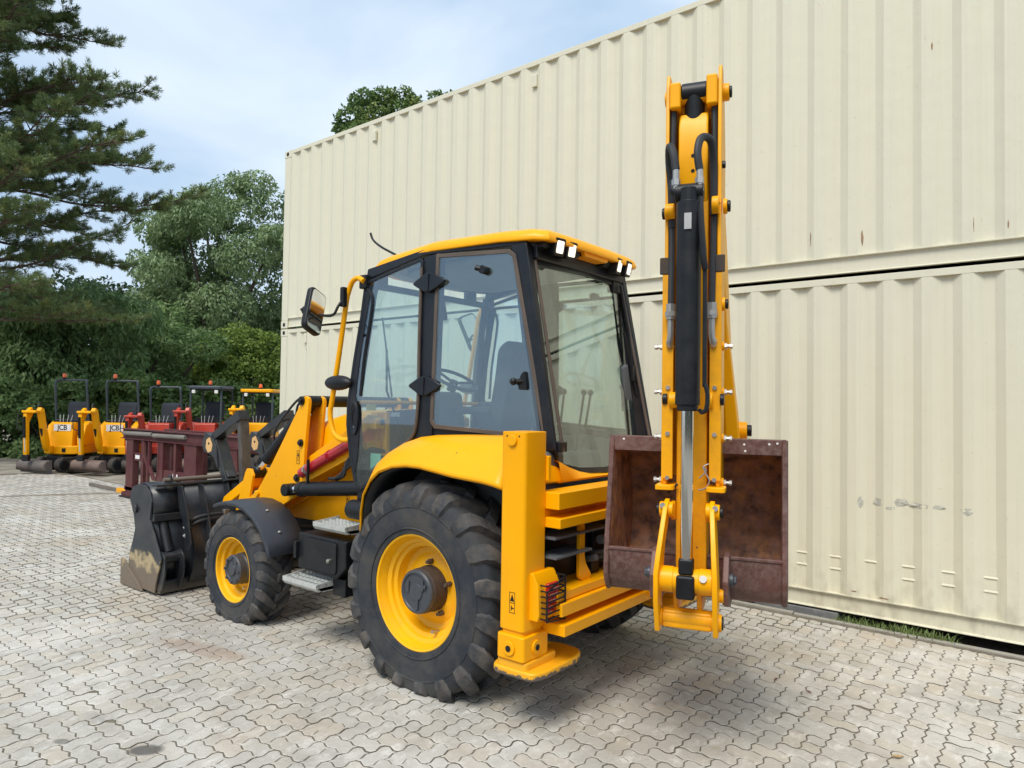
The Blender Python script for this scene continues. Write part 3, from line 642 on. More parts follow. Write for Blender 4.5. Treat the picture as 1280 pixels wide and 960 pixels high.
# ---- loader arms (side view polygons, x z)
for s in (1, -1):
    ys = lambda a, b_: sorted((s*a, s*b_))
    la = part(M().prism(ARM, 'y', *ys(.60, .635)), 'loader_arm', M_YEL, bevel=.006)
    part(M().prism(ARM, 'y', *ys(.44, .47)), 'inner_arm_plate', M_YEL2, la, bevel=.006)
    m = M()                                          # box section of the lower arm
    for (x0, z0_, x1, z1_) in ((2.42, 1.26, 2.64, 1.01), (2.64, 1.01, 2.95, .82)): m.hexa([(x0, s*.47, z0_-.01), (x1, s*.47, z1_-.01), (x1, s*.60, z1_-.01), (x0, s*.60, z0_-.01), (x0, s*.47, z0_+.01), (x1, s*.47, z1_+.01), (x1, s*.60, z1_+.01), (x0, s*.60, z0_+.01)])
    part(m, 'arm_top_plate', M_YEL, la, bevel=.003)
    # rear run of the arm from the knee up to the tower pivot beside the cab
    part(M().prism([(2.02, 1.36), (2.02, 1.25), (1.12, 1.68), (1.02, 1.68), (1.02, 1.76), (1.12, 1.80)], 'y', *ys(.47, .57)), 'rear_arm', M_YEL, la, bevel=.008)
    part(M().prism([(2.0, 1.19), (1.95, 1.15), (1.06, 1.52), (1.06, 1.58)], 'y', *ys(.47, .63)), 'arm_rail', M_YEL, la, bevel=.004)
    part(M().prism([(1.0, .9), (1.28, .9), (1.22, 1.82), (1.02, 1.82)], 'y', *ys(.42, .46)), 'tower_plate', M_YEL, la, bevel=.006)
    for px, pz, r in ((1.945, 1.905, .030), (1.945, 1.53, .024), (1.99, 1.215, .026)):
        m = M(); m.cyl((px, s*.60, pz), (px, s*.652, pz), r*1.35, 20); m.cyl((px, s*.64, pz), (px, s*.668, pz), r*.85, 6); part(m, 'pivot_pin', M_BLK, la, bevel=.003)
    m = M(); m.cyl((2.62, s*.62, 1.02), (2.62, s*.66, 1.02), .03, 16); part(m, 'grease_boss', M_YEL, la, bevel=.004)
    # lift ram
    m = M(); m.cyl((1.86, s*.68, 1.13), (.95, s*.68, 1.22), .062, 20); m.cyl((1.88, s*.68, 1.128), (1.82, s*.68, 1.134), .068, 20); rm = part(m, 'lift_ram', M_BLK, bevel=.004)
    part(M().cyl((1.98, s*.68, 1.118), (1.86, s*.68, 1.13), .034, 16), 'ram_rod', M_CHR, rm)
    m = M(); m.cyl((2.04, s*.62, 1.11), (2.04, s*.74, 1.11), .055, 18); m.cyl((2.10, s*.68, 1.105), (1.97, s*.68, 1.12), .042, 14); part(m, 'rod_eye', M_BLK, rm, bevel=.004)
    # red safety strut stowed on the arm
    m = M(); m.tube([(1.90, s*.655, 1.265), (1.12, s*.655, 1.605)], .046, 18); st = part(m, 'safety_strut', M_RED, bevel=.004, label='red safety strut clamped along the loader arm')
    for f in (.12, .52, .9):
        m = M(); c_ = Vector((1.90, s*.655, 1.265)).lerp(Vector((1.12, s*.655, 1.605)), f); dd = Vector((-.78, 0, .34)).normalized()*.016; m.cyl(c_-dd, c_+dd, .051, 18); m.box(c_.x-.012, c_.x+.012, *ys(.69, .715), c_.z-.02, c_.z+.02); part(m, 'clamp', M_RED if f != .12 else M_STL, st)
    # tilt ram (mostly black body, short chrome rod), between the arm plates
    A_, B_ = Vector((1.93, s*.535, 1.90)), Vector((2.80, s*.535, 1.20)); dv = (B_-A_)
    m = M(); m.cyl(A_, A_+dv*.80, .058, 20); m.cyl(A_+dv*.76, A_+dv*.81, .064, 20); tr = part(m, 'tilt_ram', M_BLK, bevel=.004)
    part(M().cyl(A_+dv*.80, B_, .030, 14), 'ram_rod', M_CHR, tr)
    m = M(); m.cyl((2.80, s*.47, 1.20), (2.80, s*.60, 1.20), .058, 16); m.ball((2.78, s*.535, 1.215), .06); part(m, 'rod_eye', M_BLK, tr, bevel=.004)
    m = M(); o_ = Vector((0, s*.02, .075))
    m.tube([A_+dv*.05+o_, A_+dv*.2+o_*2.0, A_+dv*.5+o_*2.1, A_+dv*.62+o_*1.7, A_+dv*.66+o_*.6], .011, 8, smooth=6)
    m.tube([A_+dv*.10+o_, A_+dv*.22+o_*1.4, A_+dv*.34-o_*.9, A_+dv*.52-o_*2.3, A_+dv*.60-o_*1.9, A_+dv*.62-o_*.6], .011, 8, smooth=6)
    part(m, 'hydraulic_hose', M_HOSE, tr)
    # bell-crank lever: two plates down to the shovel
    for yy in (.425, .605):
        part(M().prism([(2.83, 1.24), (2.76, 1.24), (2.72, 1.18), (2.86, .62), (2.96, .56), (3.10, .40), (3.22, .44), (3.17, .62), (3.02, .80), (2.86, 1.20)], 'y', *ys(yy, yy+.028)), 'tilt_lever', M_YEL, la, bevel=.005)
    part(M().prism([(2.82, 1.16), (2.90, 1.14), (3.30, .92), (3.34, .84), (3.26, .84), (2.84, 1.06)], 'y', *ys(.47, .60)), 'tilt_link', M_YEL, la, bevel=.006)
m = M(); m.cyl((1.93, -.62, 1.90), (1.93, .60, 1.90), .052, 20); part(m, 'arm_cross_tube', M_BLK, bevel=.003)
m = M(); m.cyl((2.62, -.60, .93), (2.62, .60, .93), .06, 20); part(m, 'arm_torque_tube', M_YEL, bevel=.003)
# black guard bar hanging by the strut
part(M().box(1.72, 1.735, .70, .725, 1.14, 1.40), 'hose_bracket', M_BLK, bevel=.003)
m = M()
for k in range(3): m.tube([(1.5-.05*k, .66, 1.25), (1.35-.05*k, .70, 1.27+.015*k), (1.22, .69, 1.36+.03*k), (1.10, .62, 1.48+.02*k), (.98, .5, 1.50)], .014, 8, smooth=6)
part(m, 'hydraulic_hose', M_HOSE)
# safety pictogram labels on arm and chassis side
def label_rect(x, y, z, w, h, parent, sgn=1):
    m = M(); t_ = .0035
    for a0, a1, b0, b1 in ((x-w, x+w, z-h, z-h+t_), (x-w, x+w, z+h-t_, z+h), (x-w, x-w+t_, z-h, z+h), (x+w-t_, x+w, z-h, z+h), (x-w, x+w, z-t_/2, z+t_/2)): m.box(a0, a1, *sorted((y, y+sgn*.0015)), b0, b1)
    m.prism([(x-w*.6, z+h*.15), (x+w*.6, z+h*.15), (x, z+h*.75)], 'y', *sorted((y, y+sgn*.0015))); m.prism([(x-w*.5, z-h*.7), (x+w*.5, z-h*.35), (x+w*.2, z-h*.2)], 'y', *sorted((y, y+sgn*.0015)))
    return part(m, 'warning_label', M_BLK, parent, smooth=0)
label_rect(1.985, .636, 1.60-.24+.04, .022, .06, BL); label_rect(1.55, .4205, .0+1.03, .022, .045, BL)
# ---- front fenders
def arc_shell(cx, cz, y0, y1, pts, th, name, mat, lip=.03):
    m = M(); n = len(pts)
    s = 1 if y1 > y0 else -1
    rows = []
    for x, z in pts:
        rows.append([(x, y0, z), (x, y0+(y1-y0)*.5, z+.006), (x, y1-s*.02, z), (x, y1, z-.008), (x, y1+s*.0, z-lip)])
    m.grid(rows); return part(m, name, mat, bevel=0, solid=th, smooth=50)
fp = [(2.60, .965), (2.50, .990), (2.38, 1.008), (2.24, 1.010), (2.10, .985), (1.97, .93), (1.86, .85), (1.77, .74), (1.71, .62)]
for s in (1, -1):
    f = arc_shell(2.28, .43, s*.72, s*1.085, fp, .012, 'front_fender', M_GREY)
    m = M()
    for bx, bz in ((1.99, .945), (1.80, .785)): m.ball((bx, s*.93, bz+.012), (.016, .016, .012), 10)
    part(m, 'fender_bolt', M_STL, f); 
    part(M().tube([(2.0, s*.45, .75), (2.0, s*.75, .80), (2.0, s*.80, .93)], .02, 8), 'fender_bracket', M_BLK, f)
# ---- battery / tool box with steps
m = M(); m.prism([(1.40, .86), (.80, .86), (.80, .66), (.92, .56), (1.40, .58)], 'y', .60, 1.02); tb = part(m, 'tool_box', M_BLK, bevel=.012)
part(M().prism(rrect(.90, 1.30, .60, .835, .03), 'y', 1.02, 1.034), 'box_door', M_BLK, tb, bevel=.005)
m = M(); m.cyl((.97, 1.034, .70), (.97, 1.056, .70), .016, 14); m.cyl((.97, 1.05, .70), (.97, 1.062, .70), .010, 14); part(m, 'latch', M_STL, tb)
part(M().box(1.385, 1.42, .97, 1.05, .66, .79), 'hinge', M_BLK, tb, bevel=.004)
part(M().box(.85, 1.0, .62, .98, .43, .56), 'step_bracket', M_BLK, tb, bevel=.006)
def step(x0, x1, y0, y1, z, name='step'):
    st = part(M().prism([(y0, z-.045), (y1-.02, z-.045), (y1, z-.02), (y1, z+.012), (y1-.008, z+.012), (y1-.008, z-.015), (y0, z-.015)], 'x', x0, x1), name, M_GALV, bevel=.003)
    for k in range(4):
        yy = y0+.02+(y1-y0-.05)*k/3; m = M()
        for q_ in range(9):
            xx = x0+.01+(x1-x0-.02)*q_/8.6; m.box(xx, xx+(x1-x0)/13, yy, yy+.014, z-.005, z+.012)
        m.box(x0, x1, yy+.004, yy+.010, z-.010, z+.008); part(m, 'tread_bar', M_GALV, st)
    for xx in (x0, x1-.006): part(M().prism([(y0, z-.05), (y1-.06, z-.05), (y1, z-.01), (y1, z+.014), (y0, z+.03)], 'x', xx, xx+.006), 'side_plate', M_GALV, st)
step(1.00, 1.44, .88, 1.13, .515); step(.80, 1.20, .78, 1.03, .955)
m = M(); m.cyl((1.02, .80, 1.06), (.45, .80, 1.06), .075, 20); m.box(.45, 1.02, .62, .80, .99, 1.13); part(m, 'hydraulic_tank', M_BLK, bevel=.01)
part(M().prism([(1.02, 1.12), (.78, 1.12), (.72, 1.30), (.80, 1.42), (1.00, 1.30)], 'y', .40, .76), 'cab_foot', M_CAB, bevel=.02)
m = M(); m.box(.5, 1.02, -.80, -.45, .55, 1.12); part(m, 'fuel_tank', M_BLK, bevel=.02)
# ---- rear fenders
lip = [(.520, 1.02), (.515, 1.14), (.49, 1.27), (.42, 1.375), (.33, 1.445), (.20, 1.488), (.06, 1.505), (-.07, 1.503), (-.22, 1.485), (-.36, 1.468), (-.60, 1.452), (-.70, 1.44), (-.775, 1.425)]
jnt = [(.86, 1.00), (.86, 1.12), (.80, 1.33), (.68, 1.435), (.53, 1.53), (.40, 1.60), (.27, 1.650), (.12, 1.672), (-.06, 1.682), (-.22, 1.688), (-.50, 1.695), (-.62, 1.685), (-.70, 1.66)]
for s in (1, -1):
    rows = []
    for (lx, lz), (jx, jz) in zip(lip, jnt):
        a, b_ = Vector((jx, s*.76, jz)), Vector((lx, s*1.115, lz)); r_ = []
        for t in (0, .15, .35, .55, .75, .9, 1):
            p_ = a.lerp(b_, t); bul = .055*math.sin(math.pi*min(1, t))*(1 if lz > 1.3 else .3); p_.z += bul; p_.x -= 0
            r_.append(tuple(p_))
        r_.append((lx, s*1.125, lz-.015)); r_.append((lx, s*1.118, lz-.03))
        rows.append(r_)
    rf = part(M().grid(rows), 'rear_fender', M_YEL, solid=.01, smooth=60)
    # black inner wheel arch
    m = M(); m.grid([[(x, s*y, z-.035) for y in (.60, .85, 1.10)] for x, z in lip]); part(m, 'wheel_arch_liner', M_BLK, rf, solid=.006, smooth=50)
    m = M(); m.prism([(.50, .95), (.49, 1.27), (.30, 1.43), (0, 1.48), (-.6, 1.41), (-.80, 1.35), (-.80, .95)], 'y', *sorted((s*.56, s*.60))); part(m, 'inner_guard', M_BLK, rf)
# rear body band below the rear window
top = [(-.76, y, 1.43+.125*abs(y/.64)**2.2) for y in (.64, .52, .38, .2, 0, -.2, -.38, -.52, -.64)]
rows = [[(-.70, y, z) for _, y, z in top], [(-.79, y, z-.005) for _, y, z in top], [(-.845, y, z-.012) for _, y, z in top], [(-.87, y, 1.42) for _, y, z in top], [(-.86, y, 1.405) for _, y, z in top], [(-.78, y, 1.40) for _, y, z in top]]
part(M().grid(rows), 'rear_valance', M_YEL, smooth=50)
for s in (1, -1):
    m = M(); m.hexa([(-.66, s*.44, 1.38), (-.865, s*.44, 1.405), (-.82, s*.97, 1.405), (-.66, s*1.0, 1.40), (-.62, s*.44, 1.47), (-.80, s*.46, 1.47), (-.785, s*.88, 1.60), (-.62, s*.88, 1.66)]); part(m, 'valance_corner', M_YEL, bevel=.02, seg=3)
# ------------------------------------------------------------------ cab
def sy(x, z): return (.785 if x > .15 else .785-(.15-x)*.135) - .035*(z-1.4)/1.5
def offset_poly(P, w):
    n = len(P); out = []
    for i in range(n):
        a, b_, c = Vector(P[i-1]), Vector(P[i]), Vector(P[(i+1) % n])
        d1, d2 = (b_-a).normalized(), (c-b_).normalized(); n1, n2 = Vector((-d1.y, d1.x)), Vector((-d2.y, d2.x))
        k = (n1+n2); k = k/max(.5, k.length_squared)*2*w if k.length > 1e-6 else n1*w
        k = k if k.length < 1.8*abs(w) else k.normalized()*1.8*abs(w)
        out.append((b_.x+k.x, b_.y+k.y))
    return out
def area(P): return sum(P[i-1][0]*P[i][1]-P[i][0]*P[i-1][1] for i in range(len(P)))/2
def roundp(P, r=.04, k=3):
    out = []; n = len(P)
    for i in range(n):
        a, b_, c = Vector(P[i-1]), Vector(P[i]), Vector(P[(i+1) % n]); u, w = (a-b_), (c-b_)
        q = min(r, u.length*.45, w.length*.45); p0, p2 = b_+u.normalized()*q, b_+w.normalized()*q
        for j in range(k+1):
            t = j/k; out.append(tuple((1-t)**2*p0+2*t*(1-t)*b_+t*t*p2))
    return out
def ring(P, w, f, t0, t1, name, mat, parent=None, bevel=.003):
    """frame of width w inside polygon P; f(x,z,off)->3D; thickness from t0 to t1"""
    if area(P) < 0: P = P[::-1]
    I = offset_poly(P, w); n = len(P); m = M()
    vs = [f(*p, t0) for p in P]+[f(*p, t0) for p in I]+[f(*p, t1) for p in P]+[f(*p, t1) for p in I]
    fs = []
    for i in range(n):
        j = (i+1) % n; fs += [(i, j, n+j, n+i), (2*n+i, 3*n+i, 3*n+j, 2*n+j), (i, 2*n+i, 2*n+j, j), (n+i, n+j, 3*n+j, 3*n+i)]
    m.add(vs, fs); return part(m, name, mat, parent, bevel=bevel)
def slab(P, f, t0, t1, name, mat, parent=None, bevel=0):
    if area(P) < 0: P = P[::-1]
    n = len(P); m = M(); m.add([f(*p, t0) for p in P]+[f(*p, t1) for p in P], [tuple(range(n)), tuple(range(2*n-1, n-1, -1))]+[(i, i+n, (i+1) % n+n, (i+1) % n) for i in range(n)])
    return part(m, name, mat, parent, bevel=bevel)
door = [(.965, 2.82), (.93, 2.86), (.897, 2.868), (.567, 2.932), (.335, 2.975), (.30, 2.95), (.295, 2.4), (.285, 1.93), (.305, 1.70), (.36, 1.62), (.50, 1.54), (.63, 1.42), (.715, 1.345), (.823, 1.262), (.916, 1.215), (.99, 1.255), (1.069, 1.472), (1.12, 1.72), (1.122, 1.885), (1.066, 2.238), (.998, 2.588)]
qw = [(.155, 2.965), (-.435, 2.94), (-.478, 2.905), (-.60, 2.36), (-.738, 1.73), (-.70, 1.695), (.13, 1.74), (.163, 1.775), (.157, 2.387)]
for s in (1, -1):
    f = lambda x, z, o: (x, s*(sy(x, z)+o), z)
    dr = ring(door, .028, f, -.004, .016, 'cab_door', M_CAB, bevel=.004)
    dpo = offset_poly(door if area(door) > 0 else door[::-1], .03)
    slab(dpo, f, .004, .009, 'door_glass', M_GLS, dr)
    # printed black band along the front of the glass
    if area(door) < 0: dd_ = door[::-1]
    else: dd_ = door
    band = [(1.045, 2.24), (.975, 2.59), (.94, 2.80), (.86, 2.83), (.89, 2.75), (.93, 2.55), (.985, 2.25), (1.02, 1.95), (.955, 1.75), (.965, 1.50), (.99, 1.33), (1.05, 1.48), (1.098, 1.73), (1.10, 1.885)]
    slab(band, f, .010, .0125, 'black_band', M_CAB, dr)
    part(M().tube([f(x, z, .019) for x, z in ((.31, 2.90), (.31, 2.4), (.30, 1.93), (.318, 1.72), (.37, 1.635), (.505, 1.555), (.635, 1.437), (.72, 1.362))], .012, 8, smooth=4), 'rubber_seal', M_BROWN, dr)
    part(M().tube([f(x, z, .012) for x, z in ((.955, 2.80), (.90, 2.78), (.86, 2.70), (.875, 2.55), (.93, 2.25), (.96, 1.95))], .012, 8, smooth=4), 'inner_grip', M_CAB, dr)
    hm = M(); hm.lathe([(.0, .0), (.075, .0), (.078, .014), (.070, .020), (.045, .012), (.040, .004), (0, .004)], (0, 0, 0), 'y', 28, s)
    hm.v = [(1.012+x*.62, y+s*(sy(1., 1.78)+.012), 1.775+z*1.75) for x, y, z in hm.v]; part(hm, 'door_handle', M_CAB, dr)
    qf = ring(offset_poly(qw if area(qw) > 0 else qw[::-1], -.018), .030, f, -.006, .012, 'quarter_window', M_BROWN, bevel=.003)
    slab(offset_poly(qw if area(qw) > 0 else qw[::-1], .002), f, .000, .006, 'window_glass', M_GLS, qf)
    m = M(); m.cyl(f(-.256, 2.827, -.01), f(-.256, 2.827, .05), .030, 14); m.cyl(f(-.256, 2.827, .02), f(-.20, 2.845, .045), .02, 10); part(m, 'window_stay', M_BLK, qf, bevel=.002)
    m = M(); m.prism(roundp([(-.62, 2.0), (-.545, 2.0), (-.565, 2.10), (-.60, 2.13)], .02), 'y', *sorted((s*(sy(-.58, 2)+.0), s*(sy(-.58, 2)+.02)))); m.ball(f(-.53, 2.055, .045), .026, 10); m.cyl(f(-.58, 2.06, .01), f(-.53, 2.055, .05), .014, 8); part(m, 'window_catch', M_BLK, qf)
    # B post, header, sill
    slab([(.305, 2.975), (.15, 2.99), (.163, 1.66), (.33, 1.62)], f, -.07, .006, 'door_post', M_CAB, bevel=.008)
    slab([(.97, 2.85), (.90, 2.885), (.30, 2.995), (-.56, 2.975), (-.56, 3.03), (.30, 3.04), (.95, 2.96)], f, -.06, -.004, 'header_rail', M_CAB, bevel=.006)
    slab([(.30, 1.64), (-.86, 1.60), (-.86, 1.665), (.30, 1.735)], f, -.08, .004, 'window_sill', M_CAB, bevel=.006)
    part(M().tube([(x, s*(sy(x, z)-.05), z) for x, z in ((.94, 2.88), (1.0, 2.6), (1.07, 2.24), (1.10, 1.88), (1.09, 1.70), (1.04, 1.45), (.97, 1.20))], .032, 10, smooth=4), 'front_post', M_CAB)
    # hinges
    for hx, hz in ((.222, 2.779), (.232, 2.028)):
        P = roundp([(hx-.17, hz), (hx-.03, hz+.068), (hx+.03, hz+.068), (hx+.17, hz), (hx+.03, hz-.072), (hx-.03, hz-.072)], .035)
        h = slab(P, f, .012, .040, 'door_hinge', M_GREY if False else M_CAB, bevel=.010)
        part(M().box(hx-.012, hx+.012, *sorted((s*(sy(hx, hz)+.03), s*(sy(hx, hz)+.048))), hz-.065, hz+.06), 'hinge_rib', M_CAB, h, bevel=.004)
    # rear corner post
    yb = lambda x, z: sy(x, z)
    m = M(); m.hexa([(-.70, s*.52, 1.50), (-.86, s*.655, 1.56), (-.84, s*.675, 1.62), (-.66, s*.66, 1.60), (-.50, s*.555, 2.99), (-.575, s*.60, 2.99), (-.575, s*.665, 2.99), (-.44, s*.665, 2.99)]); part(m, 'rear_post', M_CAB, bevel=.012)
    part(M().tube([(-.855, s*.605, 1.60), (-.575, s*.575, 2.93)], .012, 8), 'rubber_seal', M_BROWN)
# lower rear window frame & glass (bowed)
def fr(y, z, o):
    t = (z-1.45)/(2.88-1.45); x = -.775+.21*t-.03*(1-(y/.62)**2)
    return (x-o, y, z)
rw = [(.60, 2.885), (.0, 2.905), (-.60, 2.885), (-.635, 2.2), (-.66, 1.56), (-.55, 1.49), (-.33, 1.445), (0, 1.43), (.33, 1.445), (.55, 1.49), (.66, 1.56), (.635, 2.2)]
rwf = ring(roundp(rw, .03, 2), .035, fr, -.012, .012, 'rear_window', M_CAB)
slab(offset_poly(rw if area(rw) > 0 else rw[::-1], .02), fr, -.003, .004, 'window_glass', M_GLS_R, rwf)
part(M().box(-.62, -.50, -.60, .60, 2.885, 2.99), 'rear_header', M_CAB, bevel=.012)
# wiper on rear window
m = M(); m.box(-.60, -.54, -.56, -.44, 2.80, 2.90)
wp = part(m, 'wiper_motor', M_BLK, rwf, bevel=.01)
m = M(); m.tube([fr(-.52, 2.86, .04), fr(-.55, 2.5, .05), fr(-.575, 2.15, .035)], .009, 8); m.tube([fr(-.50, 2.48, .03), fr(-.60, 1.98, .03)], .012, 6); m.box(fr(0, 2.3, 0)[0]-.05, fr(0, 2.3, 0)[0]-.03, -.60, -.53, 2.10, 2.22); part(m, 'wiper_arm', M_BLK, rwf)
m = M(); P = fr(-.52, 2.0, -.01); m.prism([(-.60, 1.88), (-.47, 1.86), (-.44, 2.20), (-.50, 2.23)], 'x', P[0]-.012, P[0]+.03); part(m, 'latch_plate', M_TRIM, rwf, bevel=.01)
# front windscreen with frame
def ff(y, z, o): t = (z-1.3)/1.6; return (1.10-.16*max(0, (z-1.9))/1.0+.02-o*-1-.03*(y/.7)**2, y, z)
fw = roundp([(.70, 2.86), (-.70, 2.86), (-.73, 1.9), (-.70, 1.45), (.70, 1.45), (.73, 1.9)], .08, 3)
fwf = ring(fw, .05, ff, -.02, .012, 'windscreen', M_CAB); slab(offset_poly(fw if area(fw) > 0 else fw[::-1], .03), ff, -.003, .003, 'window_glass', M_GLS, fwf)
m = M(); m.tube([ff(.1, 1.50, .03), ff(.35, 2.0, .05), ff(.42, 2.35, .04)], .010, 6); m.tube([ff(.30, 1.95, .03), ff(.52, 2.6, .03)], .008, 6); part(m, 'wiper_arm', M_BLK, fwf)
part(M().tube([(1.0, -.72, 2.0), (1.02, .72, 2.0)][::1], .0, 4) if False else M().tube([(1.04, -.72, 1.90), (1.04, .72, 1.90)], .016, 10), 'grab_rail', M_YEL, bevel=0)
part(M().box(-.75, 1.0, -.66, .66, 1.12, 1.16), 'cab_floor', M_BLK)
part(M().prism([(1.10, 1.15), (1.04, 1.15), (1.02, 1.46), (1.10, 1.46)], 'y', -.7, .7), 'cab_front_panel', M_TRIM, bevel=.01)
# interior linings of the wheel arches
for s in (1, -1): part(M().prism([(.62, 1.15), (.50, 1.45), (.30, 1.60), (-.2, 1.66), (-.80, 1.60), (-.80, 1.15)], 'y', *sorted((s*.50, s*.70))), 'side_console', M_TRIM, bevel=.03)
# roof
def roof_ring(inset, z, xf=1.05, xb=-.715):
    w0, w1, w2 = .725-inset, .745-inset, .595-inset*.9; xf -= inset*1.5; xb += inset*.8
    return [(xf-.02, -w0*.55, z), (xf, 0, z), (xf-.02, w0*.55, z), (xf-.09, w0*.93, z), (xf-.20, w0, z), (.25, w1, z), (-.35, w1-.055, z), (xb+.08, w2+.07, z), (xb, w2, z), (xb-.02, .22, z), (xb-.02, -.22, z), (xb, -w2, z), (xb+.08, -w2-.07, z), (-.35, -w1+.055, z), (.25, -w1, z), (xf-.20, -w0, z), (xf-.09, -w0*.93, z)]
def droop(p): x, y, z = p; dz = -.075*max(0, (x-.30)/.72)**1.3 - (.018*max(0, (-.35-x)/.35)); return (x, y, z+dz)
rs = [roof_ring(.05, 3.012), roof_ring(.0, 3.012), roof_ring(-.003, 3.03), roof_ring(.012, 3.068), roof_ring(.06, 3.098), roof_ring(.16, 3.116), roof_ring(.34, 3.125)]
rs = [[droop(p) for p in r_] for r_ in rs]; n = len(rs[0]); m = M(); m.add([p for r_ in rs for p in r_], [(i*n+k, i*n+(k+1) % n, (i+1)*n+(k+1) % n, (i+1)*n+k) for i in range(len(rs)-1) for k in range(n)]+[tuple(range(n)), tuple((len(rs)-1)*n+k for k in range(n))])
rf = part(m, 'cab_roof', M_YEL, bevel=.008, smooth=50)
m = M(); rin = [droop(p) for p in roof_ring(.06, 2.985)]; rin2 = [droop(p) for p in roof_ring(.06, 3.010)]; m.add(rin+rin2, [tuple(range(n)), tuple(range(2*n-1, n-1, -1))]+[(i, i+n, (i+1) % n+n, (i+1) % n) for i in range(n)]); part(m, 'roof_underside', M_CAB, rf)
m = M(); rin = [droop(p) for p in roof_ring(.16, 2.955)]; rin2 = [droop(p) for p in roof_ring(.16, 2.984)]; m.add(rin+rin2, [tuple(range(n)), tuple(range(2*n-1, n-1, -1))]+[(i, i+n, (i+1) % n+n, (i+1) % n) for i in range(n)]); part(m, 'roof_lining', M_ROOFIN, rf)
# dark lamp recesses at the rear edge with lit work lamps
part(M().prism(roundp([(.20, 3.06), (-.20, 3.06), (-.155, 2.965), (.155, 2.965)], .02), 'x', -.715, -.58), 'rear_brow', M_YEL, rf, bevel=.012, seg=3)
for s in (1, -1):
    part(M().prism([(s*.58, 3.045), (s*.20, 3.045), (s*.16, 2.955), (s*.60, 2.955)], 'x', -.675, -.55), 'lamp_recess', M_BLK, rf, bevel=.01)
    for y in (.47, .325):
        T = Matrix.Translation((-.70, s*y, 2.975)) @ Matrix.Rotation(R(-8*s), 4, 'Z') @ Matrix.Rotation(R(-12), 4, 'Y')
        m = M(T); m.prism(rrect(-.052, .052, -.060, .060, .015), 'x', -.02, .05); wl = part(m, 'work_lamp', M_BLK, bevel=.006)
        m = M(T); m.prism(rrect(-.034, .034, -.042, .042, .010), 'x', -.024, -.018); part(m, 'lamp_lens', M_LAMP, wl, bevel=.003)
for s in (1, -1):
    m = M(Matrix.Translation((1.0, s*.55, 2.90))); m.box(-.01, .05, -.06, .06, -.05, .05); wl = part(m, 'work_lamp', M_BLK, bevel=.008)
m = M(); m.box(-.05, .02, -.02, .02, -.02, .02); m.v = [(x+.98, y+.28, z+3.085) for x, y, z in m.v]; m.tube([(1.0, .28, 3.09), (1.10, .29, 3.16), (1.3, .30, 3.26), (1.42, .30, 3.34), (1.46, .30, 3.41)], .010, 8, smooth=4, radii=None); m.tube([(.98, .28, 3.08), (1.10, .29, 3.16)], .017, 8); part(m, 'radio_aerial', M_BLK, rf)
m = M(); m.prism(rrect(-.18, .06, .05, .45, .05), 'z', 3.12, 3.150); part(m, 'roof_hatch', M_GREY, rf, bevel=.012)
m = M(); m.ball((.86, .30, 3.09), (.05, .04, .025), 12); part(m, 'aerial_base', M_YEL, rf)
# handrail with mirrors
for s in (1, -1):
    hr = part(M().tube([(.93, s*.80, 2.855), (1.00, s*.80, 2.885), (1.07, s*.80, 2.86), (1.115, s*.80, 2.78), (1.14, s*.80, 2.70), (1.215, s*.80, 2.3), (1.295, s*.80, 1.92), (1.318, s*.80, 1.82), (1.30, s*.80, 1.72), (1.25, s*.80, 1.635), (1.16, s*.79, 1.595), (1.08, s*.77, 1.605)], .021, 12, smooth=5), 'hand_rail', M_YEL)
    m = M(); m.box(.92, 1.0, *sorted((s*.70, s*.79)), 2.80, 2.91); part(m, 'rail_bracket', M_BLK, hr, bevel=.01)
    ma = part(M().tube([(1.13, s*.83, 2.74), (1.14, s*.88, 2.66), (1.16, s*.90, 2.60), (1.21, s*.92, 2.585), (1.30, s*.94, 2.60)], .011, 8, smooth=4), 'mirror_arm', M_BLK)
    m = M(); m.box(1.105, 1.15, *sorted((s*.815, s*.86)), 2.66, 2.82); part(m, 'arm_clamp', M_BLK, ma, bevel=.01)
    # convex mirror head, facing back to the driver
    T = Matrix.Translation((1.345, s*.95, 2.628)) @ Matrix.Rotation(R(14*s), 4, 'Z') @ Matrix.Rotation(R(22*s), 4, 'X') @ Matrix.Rotation(R(8), 4, 'Y')
    P = roundp([(-.10, -.19), (.10, -.19), (.10, .19), (-.10, .19)], .05, 4)
    m = M(T); m.prism(P, 'x', -.015, .035); m.lathe([(.09, .03), (.07, .06), (.03, .075), (0, .075)], (0, 0, 0), 'x', 20); mh = part(m, 'mirror', M_BLK, bevel=.012)
    m = M(T); m.prism(roundp([(-.084, -.06), (.084, -.06), (.084, .172), (-.084, .172)], .04, 4), 'x', -.020, -.014); part(m, 'mirror_glass', M_MIRR, mh)
    m = M(T); m.prism(roundp([(-.084, -.172), (.084, -.172), (.084, -.075), (-.084, -.075)], .03, 4), 'x', -.020, -.014); part(m, 'mirror_glass', M_MIRR, mh)
    m = M(T); m.cyl((.07, 0, .02), (.11, 0, .03), .035, 12); m.cyl((.10, 0, .03), (.145, 0, .045), .012, 8); part(m, 'mirror_knob', M_BLK, mh)
    m = M(); m.ball((0, 0, 0), (.165, .06, .062), 20); m.v = [(x+1.22, y+s*.80, z+2.055) for x, y, z in m.v]; m.tube([(1.10, s*.74, 2.05), (1.2, s*.8, 2.05)], .03, 8); part(m, 'front_side_lamp', M_BLK, bevel=.004)
